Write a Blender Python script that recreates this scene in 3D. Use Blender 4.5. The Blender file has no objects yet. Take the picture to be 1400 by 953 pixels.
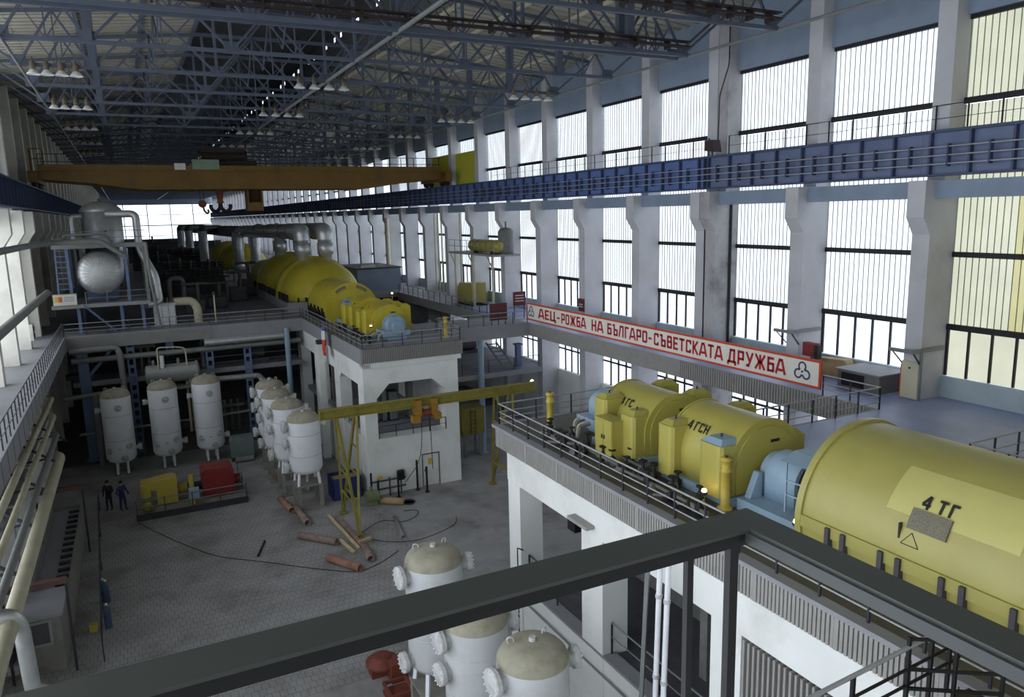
import bpy, bmesh, math, random
from mathutils import Matrix, Vector
random.seed(7)
sc = bpy.context.scene
COL = sc.collection
PI = math.pi

# ---------------------------------------------------------------- camera, sky, daylight, exposure
CZ = 16.5                                   # eye height above the basement floor
R3 = ((0.89231, 0.09957, -0.44025), (-0.45095, 0.14691, -0.88038), (-0.02298, 0.98410, 0.17600))
cam_d = bpy.data.cameras.new('camera')
cam_d.sensor_fit = 'HORIZONTAL'; cam_d.sensor_width = 36.0
cam_d.lens = 1034.14 / 1400 * 36.0
cam_d.clip_start = 0.05; cam_d.clip_end = 800
cam = bpy.data.objects.new('camera', cam_d); COL.objects.link(cam)
m = Matrix(R3).to_4x4(); m.translation = (0, 0, CZ)
cam.matrix_world = m
sc.camera = cam

world = bpy.data.worlds.new('overcast_sky'); sc.world = world
world.use_nodes = True
bg = world.node_tree.nodes['Background']
bg.inputs['Color'].default_value = (0.87, 0.93, 1.02, 1)
bg.inputs['Strength'].default_value = 1.7
sc.view_settings.view_transform = 'Standard'
sc.view_settings.look = 'None'
sc.view_settings.gamma = 1
sc.view_settings.use_curve_mapping = False
sc.view_settings.exposure = 1.2
sc.cycles.use_denoising = True
sc.cycles.max_bounces = 7
sc.cycles.diffuse_bounces = 5
sc.cycles.glossy_bounces = 3
sc.cycles.transparent_max_bounces = 12
sc.cycles.caustics_reflective = False
sc.cycles.caustics_refractive = False

def portal(name, loc, rot, sx, sy):
    # sampling guides for the sky light that enters through the glazing (they emit nothing themselves)
    l = bpy.data.lights.new(name, 'AREA'); l.shape = 'RECTANGLE'; l.size = sx; l.size_y = sy
    l.cycles.is_portal = True
    o = bpy.data.objects.new(name, l); COL.objects.link(o); o.location = loc; o.rotation_euler = rot
portal('window_portal', (28.33, 134, 13.9), (0, PI/2, 0), 18.6, 302)
portal('window_portal', (10.6, 284.4, 16.5), (-PI/2, 0, 0), 33, 12)
portal('window_portal', (-7.1, 8, 14.5), (0, -PI/2, 0), 22, 49)
portal('window_portal', (-7.1, 45.5, 17.4), (0, -PI/2, 0), 16.4, 25.4)

# ---------------------------------------------------------------- materials
def srgb(c):
    return tuple(((v/255)/12.92 if v/255 <= 0.04045 else ((v/255+0.055)/1.055)**2.4) for v in c)
MATS = {}
def mat(name, rgb, rough=0.6, metal=0.0, vary=0.12, scale=1.5, dirt=None, dirt_amt=0.35, dirt_scale=0.7, bump=0.0, bump_scale=30, spec=0.4, stretch=None):
    m = bpy.data.materials.new(name); m.use_nodes = True
    nt = m.node_tree; N = nt.nodes; L = nt.links
    b = N['Principled BSDF']
    b.inputs['Roughness'].default_value = rough; b.inputs['Metallic'].default_value = metal
    b.inputs['Specular IOR Level'].default_value = spec
    c = srgb(rgb)
    g = N.new('ShaderNodeNewGeometry')
    vec = g.outputs['Position']
    if stretch:
        mp = N.new('ShaderNodeMapping'); mp.inputs['Scale'].default_value = stretch
        L.new(vec, mp.inputs['Vector']); vec = mp.outputs['Vector']
    n = N.new('ShaderNodeTexNoise'); n.inputs['Scale'].default_value = scale; n.inputs['Detail'].default_value = 5
    L.new(vec, n.inputs['Vector'])
    r = N.new('ShaderNodeMapRange'); r.inputs[1].default_value = 0.25; r.inputs[2].default_value = 0.75
    r.inputs[3].default_value = 1 - vary; r.inputs[4].default_value = 1 + vary
    L.new(n.outputs['Fac'], r.inputs[0])
    mx = N.new('ShaderNodeMix'); mx.data_type = 'RGBA'; mx.blend_type = 'MULTIPLY'; mx.inputs[0].default_value = 1
    mx.inputs[6].default_value = (*c, 1); L.new(r.outputs[0], mx.inputs[7])
    out = mx.outputs[2]
    if dirt:
        n2 = N.new('ShaderNodeTexNoise'); n2.inputs['Scale'].default_value = dirt_scale; n2.inputs['Detail'].default_value = 6
        n2.inputs['Roughness'].default_value = 0.65
        L.new(vec, n2.inputs['Vector'])
        r2 = N.new('ShaderNodeMapRange'); r2.inputs[1].default_value = 0.48; r2.inputs[2].default_value = 0.72
        r2.inputs[3].default_value = 0; r2.inputs[4].default_value = dirt_amt
        L.new(n2.outputs['Fac'], r2.inputs[0])
        m2 = N.new('ShaderNodeMix'); m2.data_type = 'RGBA'
        L.new(r2.outputs[0], m2.inputs[0]); L.new(out, m2.inputs[6]); m2.inputs[7].default_value = (*srgb(dirt), 1)
        out = m2.outputs[2]
    L.new(out, b.inputs['Base Color'])
    if bump:
        n3 = N.new('ShaderNodeTexNoise'); n3.inputs['Scale'].default_value = bump_scale; n3.inputs['Detail'].default_value = 3
        L.new(vec, n3.inputs['Vector'])
        bp = N.new('ShaderNodeBump'); bp.inputs['Strength'].default_value = bump; bp.inputs['Distance'].default_value = 0.02
        L.new(n3.outputs['Fac'], bp.inputs['Height']); L.new(bp.outputs['Normal'], b.inputs['Normal'])
    MATS[name] = m
    return m
def glass_mat(name, tint, gloss=0.06):
    m = bpy.data.materials.new(name); m.use_nodes = True
    nt = m.node_tree; N = nt.nodes; L = nt.links
    for n in list(N): N.remove(n)
    o = N.new('ShaderNodeOutputMaterial'); t = N.new('ShaderNodeBsdfTransparent'); g = N.new('ShaderNodeBsdfGlossy')
    ge = N.new('ShaderNodeNewGeometry'); nz = N.new('ShaderNodeTexNoise'); nz.inputs['Scale'].default_value = 0.8
    L.new(ge.outputs['Position'], nz.inputs['Vector'])
    rr = N.new('ShaderNodeMapRange'); rr.inputs[1].default_value = 0.3; rr.inputs[2].default_value = 0.7; rr.inputs[3].default_value = 0.93; rr.inputs[4].default_value = 1.0
    L.new(nz.outputs['Fac'], rr.inputs[0])
    mm = N.new('ShaderNodeMix'); mm.data_type = 'RGBA'; mm.blend_type = 'MULTIPLY'; mm.inputs[0].default_value = 1
    mm.inputs[6].default_value = (*tint, 1); L.new(rr.outputs[0], mm.inputs[7]); L.new(mm.outputs[2], t.inputs['Color'])
    g.inputs['Roughness'].default_value = 0.25
    x = N.new('ShaderNodeMixShader'); x.inputs[0].default_value = gloss
    L.new(t.outputs[0], x.inputs[1]); L.new(g.outputs[0], x.inputs[2]); L.new(x.outputs[0], o.inputs['Surface'])
    MATS[name] = m
def glow_mat(name, rgb, s):
    m = bpy.data.materials.new(name); m.use_nodes = True
    nt = m.node_tree; b = nt.nodes['Principled BSDF']
    b.inputs['Base Color'].default_value = (*srgb(rgb), 1)
    b.inputs['Emission Color'].default_value = (*srgb(rgb), 1); b.inputs['Emission Strength'].default_value = s
    MATS[name] = m

mat('floor_concrete', (148, 147, 146), 0.75, vary=0.18, scale=0.6, dirt=(92, 86, 78), dirt_amt=0.7, dirt_scale=0.35, bump=0.1)
mat('floor_joint', (96, 94, 91), 0.85, vary=0.2)
mat('deck_oily', (92, 90, 78), 0.5, vary=0.2, scale=0.8, dirt=(52, 50, 44), dirt_amt=0.6)
mat('grimy_column', (176, 174, 176), 0.85, vary=0.12, scale=1.2, dirt=(92, 84, 84), dirt_amt=0.8, dirt_scale=0.6)
mat('deck_floor', (148, 160, 200), 0.42, vary=0.14, scale=0.5, dirt=(112, 116, 144), dirt_amt=0.5, spec=0.5)  # even grey-blue base colour, bluer than the other decks
mat('deck_grey', (132, 134, 140), 0.5, vary=0.14, scale=0.5, dirt=(96, 96, 98), dirt_amt=0.5)
mat('white_wall', (228, 230, 226), 0.7, vary=0.05, scale=0.8, dirt=(168, 164, 152), dirt_amt=0.35, dirt_scale=0.5)
mat('column_paint', (190, 190, 195), 0.75, vary=0.06, scale=1.1, dirt=(160, 152, 140), dirt_amt=0.4, dirt_scale=0.45)
mat('left_paint', (238, 235, 224), 0.75, vary=0.06, scale=1.1, dirt=(160, 152, 138), dirt_amt=0.4, dirt_scale=0.45)
mat('old_column', (150, 138, 128), 0.85, vary=0.12, scale=1.3, dirt=(84, 74, 72), dirt_amt=0.6, dirt_scale=0.8)
mat('blue_grey_concrete', (132, 146, 164), 0.8, vary=0.08, scale=0.6, dirt=(108, 120, 136), dirt_amt=0.4)
mat('sill_panel', (172, 186, 192), 0.7, vary=0.06, scale=0.8, dirt=(110, 120, 126), dirt_amt=0.3)
mat('left_infill', (120, 120, 118), 0.85, vary=0.1)
mat('window_steel', (30, 30, 34), 0.6, vary=0.1)
mat('glass_joint', (134, 140, 142), 0.6, vary=0.05)
mat('girder_blue', (98, 110, 140), 0.5, vary=0.12, scale=0.9, dirt=(70, 80, 112), dirt_amt=0.5)
mat('girder_dark', (66, 76, 104), 0.55, vary=0.1)
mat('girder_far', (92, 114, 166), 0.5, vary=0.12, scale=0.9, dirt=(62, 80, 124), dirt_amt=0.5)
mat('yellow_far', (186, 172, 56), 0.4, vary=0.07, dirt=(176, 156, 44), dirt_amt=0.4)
mat('hoist_ochre', (150, 112, 40), 0.6, vary=0.25, scale=5)
mat('rod_grey', (118, 122, 122), 0.45, vary=0.1)
mat('rail_light', (162, 163, 165), 0.4, metal=0.1, vary=0.1)
mat('rail_dark', (52, 52, 58), 0.45, vary=0.15)
mat('slat_grey', (150, 148, 144), 0.6, vary=0.1, scale=2)
mat('slat_dark', (96, 94, 90), 0.8, vary=0.1)  # darker grey for slat backing, seams and the door frame
mat('edge_grey', (142, 142, 146), 0.6, vary=0.08)
mat('roof_panel', (168, 164, 150), 0.85, vary=0.14, scale=0.5, dirt=(118, 114, 106), dirt_amt=0.5, dirt_scale=0.25)
mat('roof_dark', (92, 92, 92), 0.9, vary=0.15)
mat('truss_steel', (88, 95, 110), 0.55, vary=0.1)
mat('duct_brown', (52, 42, 42), 0.7, vary=0.15)
mat('crane_ochre', (112, 84, 28), 0.55, vary=0.15, dirt=(84, 60, 26), dirt_amt=0.5)
mat('crane_dark', (48, 42, 34), 0.7, vary=0.15)
mat('crane_green', (120, 142, 122), 0.5, vary=0.1)
mat('hook_rust', (120, 62, 38), 0.6, vary=0.15)
mat('black_iron', (26, 25, 26), 0.55, vary=0.15)
mat('yellow_machine', (164, 157, 88), 0.36, vary=0.06, scale=0.9, dirt=(148, 138, 64), dirt_amt=0.35, dirt_scale=0.6, spec=0.5)
mat('yellow_exciter', (172, 163, 82), 0.36, vary=0.06, scale=0.9, dirt=(156, 144, 62), dirt_amt=0.35, dirt_scale=0.6, spec=0.5)
mat('yellow_light', (188, 182, 112), 0.4, vary=0.04)
mat('yellow_deep', (186, 166, 72), 0.4, vary=0.08)
mat('yellow_gantry', (132, 124, 54), 0.55, vary=0.15, scale=3, dirt=(110, 98, 44), dirt_amt=0.5, dirt_scale=2)
mat('machine_blue', (146, 170, 188), 0.4, vary=0.08, dirt=(92, 116, 134), dirt_amt=0.4, dirt_scale=1.5)
mat('steel_blue', (100, 118, 152), 0.5, vary=0.12)
mat('machine_grey', (112, 112, 108), 0.6, vary=0.15, scale=4)
mat('mesh_grey', (112, 108, 92), 0.7, vary=0.4, scale=40)
mat('lug_grey', (74, 70, 76), 0.55, vary=0.2)
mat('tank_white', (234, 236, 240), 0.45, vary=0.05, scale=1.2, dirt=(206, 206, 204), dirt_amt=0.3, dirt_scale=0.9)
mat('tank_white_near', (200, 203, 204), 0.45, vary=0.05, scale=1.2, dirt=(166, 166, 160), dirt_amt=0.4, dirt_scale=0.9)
mat('tank_dust', (160, 156, 138), 0.85, vary=0.12, scale=2.5, dirt=(122, 114, 96), dirt_amt=0.6, dirt_scale=2.2)
mat('flange_white', (196, 198, 196), 0.5, vary=0.1, dirt=(96, 90, 74), dirt_amt=0.5, dirt_scale=4)
mat('stand_grey', (132, 130, 122), 0.7, vary=0.15, dirt=(84, 78, 68), dirt_amt=0.5, dirt_scale=3)
mat('silver_foil', (196, 198, 198), 0.38, metal=0.6, vary=0.12, scale=3, bump=0.05, bump_scale=5)
mat('pipe_grey', (136, 138, 136), 0.5, metal=0.2, vary=0.15, dirt=(86, 82, 76), dirt_amt=0.5, dirt_scale=1.5)
mat('pipe_dark', (84, 84, 78), 0.5, metal=0.3, vary=0.2)
mat('pipe_cream', (196, 190, 164), 0.5, vary=0.1, dirt=(140, 130, 104), dirt_amt=0.4)
mat('pipe_rust', (142, 122, 114), 0.75, vary=0.25, scale=3, dirt=(104, 82, 74), dirt_amt=0.7, dirt_scale=2.5)
mat('pipe_rust_red', (150, 112, 96), 0.75, vary=0.25, scale=3, dirt=(110, 78, 64), dirt_amt=0.6, dirt_scale=2.5)
mat('rust_red', (112, 56, 42), 0.7, vary=0.25, scale=3, dirt=(70, 40, 34), dirt_amt=0.6, dirt_scale=3)
mat('motor_red', (128, 40, 38), 0.45, vary=0.1)
mat('maroon', (98, 44, 48), 0.6, vary=0.15)
mat('sign_red', (206, 78, 44), 0.6, vary=0.06)
mat('letter_red', (186, 38, 48), 0.6, vary=0.05)
mat('banner_cream', (240, 236, 224), 0.75, vary=0.04)
mat('emblem_blue', (62, 74, 116), 0.6, vary=0.05)
mat('letter_black', (34, 32, 28), 0.6, vary=0.1)
mat('bin_blue', (40, 50, 104), 0.6, vary=0.15)
mat('cabinet_green', (112, 126, 124), 0.55, vary=0.1)
mat('olive_green', (112, 124, 88), 0.6, vary=0.15)
mat('frame_brown', (98, 74, 66), 0.6, vary=0.15)
mat('dark_void', (40, 38, 38), 0.9, vary=0.2)
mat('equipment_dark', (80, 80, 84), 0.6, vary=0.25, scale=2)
mat('wood_tan', (176, 150, 112), 0.75, vary=0.12, scale=3)
mat('wood_pale', (196, 178, 136), 0.7, vary=0.15, scale=3)
mat('cable_black', (38, 36, 36), 0.7, vary=0.1)
mat('platform_steel', (74, 77, 73), 0.42, metal=0.25, vary=0.06, scale=6)
mat('platform_web', (66, 69, 68), 0.42, metal=0.2, vary=0.06, scale=6)
mat('yellow_sheet', (186, 184, 56), 0.7, vary=0.06)
mat('cloth_white', (222, 222, 226), 0.85, vary=0.04)
mat('cloth_red', (206, 72, 50), 0.85, vary=0.06)
mat('cloth_blue', (92, 96, 150), 0.85, vary=0.06)
mat('overall_dark', (44, 44, 58), 0.85, vary=0.12, scale=8)
mat('overall_blue', (56, 54, 108), 0.85, vary=0.12, scale=8)
mat('skin', (186, 142, 118), 0.6, vary=0.05)
mat('hair_dark', (34, 28, 24), 0.7, vary=0.1)
mat('enamel_white', (222, 222, 218), 0.4, vary=0.04)
mat('lamp_body', (110, 100, 80), 0.6, vary=0.12)
mat('notice_white', (206, 206, 198), 0.7, vary=0.05)
mat('notice_yellow', (214, 180, 62), 0.7, vary=0.05)
mat('notice_orange', (206, 96, 58), 0.7, vary=0.05)
mat('orange_red', (202, 84, 52), 0.6, vary=0.08)
glass_mat('profiled_glass', (0.68, 0.695, 0.695))
glass_mat('profiled_glass_yellow', (0.50, 0.495, 0.42))
glass_mat('profiled_glass_deep', (0.47, 0.45, 0.31))
glass_mat('clear_glass', (0.70, 0.71, 0.72))
glass_mat('left_glass', (0.97, 0.97, 0.97))
glass_mat('clear_glass_yellow', (0.50, 0.49, 0.42))
glow_mat('bulb_warm', (255, 206, 140), 5)
glow_mat('bulb_green', (226, 255, 206), 4)

# ---------------------------------------------------------------- building helpers
WM = {}
def link(name, data, M=None, parent=None):
    o = bpy.data.objects.new(name, data); COL.objects.link(o)
    M = M if M is not None else Matrix()
    o.matrix_basis = M; WM[o.name] = M
    if parent is not None:
        o.parent = parent; o.matrix_parent_inverse = WM[parent.name].inverted()
    return o
def T(x, y, z): return Matrix.Translation((x, y, z))
def RZ(a): return Matrix.Rotation(a, 4, 'Z')
def tag(o, label, cat, group=None):
    o['label'] = label; o['category'] = cat
    if group: o['group'] = group
    return o
def thing(name, label, cat, loc=(0, 0, 0), group=None, rz=0):
    return tag(link(name, None, T(*loc) @ RZ(rz)), label, cat, group)
def structure(o): o['kind'] = 'structure'; return o
def stuff(o): o['kind'] = 'stuff'; return o
def root(name): return structure(link(name, None))

class MB:
    def __init__(s): s.v = []; s.f = []; s.sm = []
    def add(s, vs, fs, smooth=False):
        k = len(s.v); s.v += [tuple(v) for v in vs]; s.f += [tuple(i+k for i in f) for f in fs]; s.sm += [smooth]*len(fs); return s
    def box(s, x0, y0, z0, x1, y1, z1, M=None):
        vs = [(x, y, z) for z in (z0, z1) for x, y in ((x0, y0), (x1, y0), (x1, y1), (x0, y1))]
        if M is not None: vs = [M @ Vector(v) for v in vs]
        return s.add(vs, [(3, 2, 1, 0), (4, 5, 6, 7), (0, 1, 5, 4), (1, 2, 6, 5), (2, 3, 7, 6), (3, 0, 4, 7)])
    def bar(s, p0, p1, w, h=None):
        p0 = Vector(p0); p1 = Vector(p1); d = p1-p0; L = d.length
        M = T(*p0) @ d.to_track_quat('Z', 'Y').to_matrix().to_4x4(); h = h or w
        return s.box(-w/2, -h/2, 0, w/2, h/2, L, M)
    def cyl(s, p0, p1, r, n=12, r1=None, cap=True):
        p0 = Vector(p0); p1 = Vector(p1); r1 = r if r1 is None else r1
        q = (p1-p0).to_track_quat('Z', 'Y').to_matrix()
        a = [p0 + q @ Vector((r*math.cos(2*PI*i/n), r*math.sin(2*PI*i/n), 0)) for i in range(n)]
        b = [p1 + q @ Vector((r1*math.cos(2*PI*i/n), r1*math.sin(2*PI*i/n), 0)) for i in range(n)]
        s.add(a+b, [(i, (i+1) % n, n+(i+1) % n, n+i) for i in range(n)], True)
        if cap: s.add(a, [tuple(range(n-1, -1, -1))]); s.add(b, [tuple(range(n))])
        return s
    def tube(s, pts, r, n=10, fil=0.0, seg=5, cap=True):
        P = [Vector(p) for p in pts]
        if fil:
            Q = [P[0]]
            for i in range(1, len(P)-1):
                a, b, c = P[i-1], P[i], P[i+1]; d0 = (a-b); d1 = (c-b)
                k = min(fil, d0.length*0.49, d1.length*0.49); a2 = b+d0.normalized()*k; c2 = b+d1.normalized()*k
                for j in range(seg+1):
                    t = j/seg; Q.append(a2*(1-t)**2 + b*2*t*(1-t) + c2*t*t)
            Q.append(P[-1]); P = Q
        rings = []; up = None
        for i, p in enumerate(P):
            d = (P[min(i+1, len(P)-1)] - P[max(i-1, 0)]).normalized()
            if up is None:
                up = Vector((0, 0, 1)) if abs(d.z) < 0.9 else Vector((1, 0, 0))
            x = up - d*up.dot(d)
            if x.length < 1e-4: x = d.orthogonal()
            x.normalize(); y = d.cross(x); up = x
            rings.append([p + x*r*math.cos(2*PI*j/n) + y*r*math.sin(2*PI*j/n) for j in range(n)])
        vs = [v for g in rings for v in g]
        fs = [(i*n+j, i*n+(j+1) % n, (i+1)*n+(j+1) % n, (i+1)*n+j) for i in range(len(P)-1) for j in range(n)]
        s.add(vs, fs, True)
        if cap: s.add(rings[0], [tuple(range(n-1, -1, -1))]); s.add(rings[-1], [tuple(range(n))])
        return s
    def lathe(s, prof, M=None, n=24):
        # prof: (radius, height) about local z
        M = M or Matrix(); vs = []
        for r, h in prof: vs += [M @ Vector((r*math.cos(2*PI*j/n), r*math.sin(2*PI*j/n), h)) for j in range(n)]
        fs = [(i*n+j, i*n+(j+1) % n, (i+1)*n+(j+1) % n, (i+1)*n+j) for i in range(len(prof)-1) for j in range(n)]
        s.add(vs, fs, True)
        if prof[0][0] > 1e-4: s.add(vs[:n], [tuple(range(n-1, -1, -1))])
        if prof[-1][0] > 1e-4: s.add(vs[-n:], [tuple(range(n))])
        return s
    def prism(s, poly, fn, a, b, smooth=False):
        # poly: 2-D outline; fn(u, v, w) -> xyz; extruded from w=a to w=b
        n = len(poly); A = [fn(u, v, a) for u, v in poly]; B = [fn(u, v, b) for u, v in poly]
        s.add(A+B, [(i, (i+1) % n, n+(i+1) % n, n+i) for i in range(n)], smooth)
        s.add(A, [tuple(range(n-1, -1, -1))]); s.add(B, [tuple(range(n))])
        return s
    def mesh(s, name, mat):
        me = bpy.data.meshes.new(name); me.from_pydata(s.v, [], s.f)
        if mat: me.materials.append(MATS[mat])
        me.polygons.foreach_set('use_smooth', s.sm)
        bm = bmesh.new(); bm.from_mesh(me)
        bmesh.ops.recalc_face_normals(bm, faces=bm.faces)
        bm.to_mesh(me); bm.free()
        return me
    def obj(s, name, mat, parent=None, M=None):
        return link(name, s.mesh(name, mat), M, parent)
def YPL(x): return lambda u, v, w: (u, w, v)      # outline in XZ, extruded along Y
FY = lambda u, v, w: (u, w, v)
FX = lambda u, v, w: (w, u, v)
FZ = lambda u, v, w: (u, v, w)

CACHE = {}
def shared(key, fn):
    if key not in CACHE: CACHE[key] = fn()
    return CACHE[key]
def bx(name, mt, parent, x0, y0, z0, x1, y1, z1):
    me = shared(('box', mt), lambda: MB().box(-.5, -.5, -.5, .5, .5, .5).mesh('box_piece', mt))
    return link(name, me, T((x0+x1)/2, (y0+y1)/2, (z0+z1)/2) @ Matrix.Diagonal((abs(x1-x0), abs(y1-y0), abs(z1-z0), 1)), parent)
def beam(name, mt, parent, p0, p1, w, h=None):
    me = shared(('box', mt), lambda: MB().box(-.5, -.5, -.5, .5, .5, .5).mesh('box_piece', mt))
    p0 = Vector(p0); p1 = Vector(p1); d = p1-p0
    M = T(*((p0+p1)/2)) @ d.to_track_quat('Z', 'Y').to_matrix().to_4x4() @ Matrix.Diagonal((w, h or w, d.length, 1))
    return link(name, me, M, parent)
def rod(name, mt, parent, p0, p1, r, n=10):
    me = shared(('rod', mt, n), lambda: MB().cyl((0, 0, -.5), (0, 0, .5), 1, n).mesh('rod_piece', mt))
    p0 = Vector(p0); p1 = Vector(p1); d = p1-p0
    M = T(*((p0+p1)/2)) @ d.to_track_quat('Z', 'Y').to_matrix().to_4x4() @ Matrix.Diagonal((r, r, d.length, 1))
    return link(name, me, M, parent)
def pipe(name, mt, parent, pts, r, fil=0.3, n=12):
    return MB().tube(pts, r, n, fil).obj(name, mt, parent)
def railing(name, label, pts, h=0.8, step=1.1, rails=(1, .62, .34), mt='rail_dark', top='rail_light', r=0.025, group=None, closed_posts=True):
    t = thing(name, label, 'railing', pts[0], group)
    for a, b in zip(pts[:-1], pts[1:]):
        a = Vector(a); b = Vector(b); L = (b-a).length; n = max(1, round(L/step))
        for k, f in enumerate(rails):
            rod('handrail' if k == 0 else 'midrail', top, t, a+Vector((0, 0, h*f)), b+Vector((0, 0, h*f)), r*(1.1 if k == 0 else .8), 8)
        for i in range(n+1):
            p = a + (b-a)*(i/n)
            beam('post', mt, t, p, p+Vector((0, 0, h)), 0.045)
    return t
# ================================================================ the hall itself
D = 8.95                                    # operating deck level
XW = 28.4                                   # plane of the right-hand glazing
YN, YE = -17.0, 285.0                       # near and far end of the hall
CY = [-11.1, -5.1, 0.9, 6.9, 12.9, 18.9, 24.9, 30.62, 31.38] + [37.1+6*i for i in range(42)]
CY = [y for y in CY if y < YE-1]

# floor: slab plus a field of small concrete tiles
floor = structure(MB().box(-7.4, YN, -0.3, 28.9, YE, -0.012).obj('floor', 'floor_joint'))
tw, tl = 0.26, 0.38
tiles = []
y = 25.0
while y < 58.4:
    row = int(round(y/tl)); x = -5.6 + (0.13 if row % 2 else 0)
    while x < 11.2:
        tiles.append((x, y)); x += tw
    y += tl
random.shuffle(tiles)
tiles.sort(key=lambda p: (p[0]+0.5)**2*0.6 + (p[1]-30.5)**2)
tile_me = MB().box(-tw/2+.009, -tl/2+.009, -0.05, tw/2-.009, tl/2-.009, 0).mesh('tile_piece', 'floor_concrete')
for x, y in tiles[:300]:
    link('floor_tile', tile_me, T(x, y, random.uniform(-.006, 0)), floor)
mb = MB()
for x, y in tiles[300:]:
    z = random.uniform(-.006, 0)
    vs = [(x-tw/2+.009, y-tl/2+.009, z), (x+tw/2-.009, y-tl/2+.009, z), (x+tw/2-.009, y+tl/2-.009, z), (x-tw/2+.009, y+tl/2-.009, z)]
    mb.add(vs + [(a, b, -.05) for a, b, c in vs], [(0, 1, 2, 3), (0, 4, 5, 1), (1, 5, 6, 2), (2, 6, 7, 3), (3, 7, 4, 0)])
stuff(mb.obj('floor_tile_field', 'floor_concrete', floor))
MB().box(11.2, YN, -.1, 28.4, 58.4, -.002).obj('floor_screed', 'floor_concrete', floor)
MB().box(-7.2, YN, -.1, 11.2, 24.8, -.002).obj('floor_screed', 'floor_concrete', floor)

# ---------------------------------------------------------------- right wall: columns, beams, glazing
wall_r = root('wall_right')
def col_profile(sgn):
    return [(0, 0), (1.5, 0), (1.5, 17.35), (-.42, 17.35), (-.42, 16.0), (0, 15.35)]
def low_col(mt, w):
    def f():
        mb = MB(); mb.prism(col_profile(1), FY, -w/2, w/2); return mb.mesh('column_piece', mt)
    return shared(('lowcol', mt, w), f)
for y in CY:
    old = 30 < y < 32
    mt = 'grimy_column' if 30 < y < 31 else 'column_paint'
    w = 0.72
    link('column', low_col(mt, w), T(26.9, y, 0), wall_r)
    bx('upper_column', mt, wall_r, 27.55, y-w/2, 17.35, XW+.1, y+w/2, 26.4)
bays = list(zip(CY[:-1], CY[1:]))
def strip_mesh(gm):
    def f():
        me = MB().box(-.004, -.12, 0, .004, .12, 1).mesh('glass_strip_piece', gm)
        me.materials.append(MATS['glass_joint'])
        bm = bmesh.new(); bm.from_mesh(me)
        vs = [bm.verts.new(p) for p in ((-.012, .112, 0), (.03, .112, 0), (.03, .128, 0), (-.012, .128, 0), (-.012, .112, 1), (.03, .112, 1), (.03, .128, 1), (-.012, .128, 1))]
        for f_ in ((3, 2, 1, 0), (4, 5, 6, 7), (0, 1, 5, 4), (1, 2, 6, 5), (2, 3, 7, 6), (3, 0, 4, 7)):
            bm.faces.new([vs[i] for i in f_]).material_index = 1
        bm.to_mesh(me); bm.free()
        return me
    return shared(('strip', gm), f)
TIERS = [(17.0, 20.1), (20.35, 23.1), (14.65, 17.0), (11.85, 14.45)]
wn = 0
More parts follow.
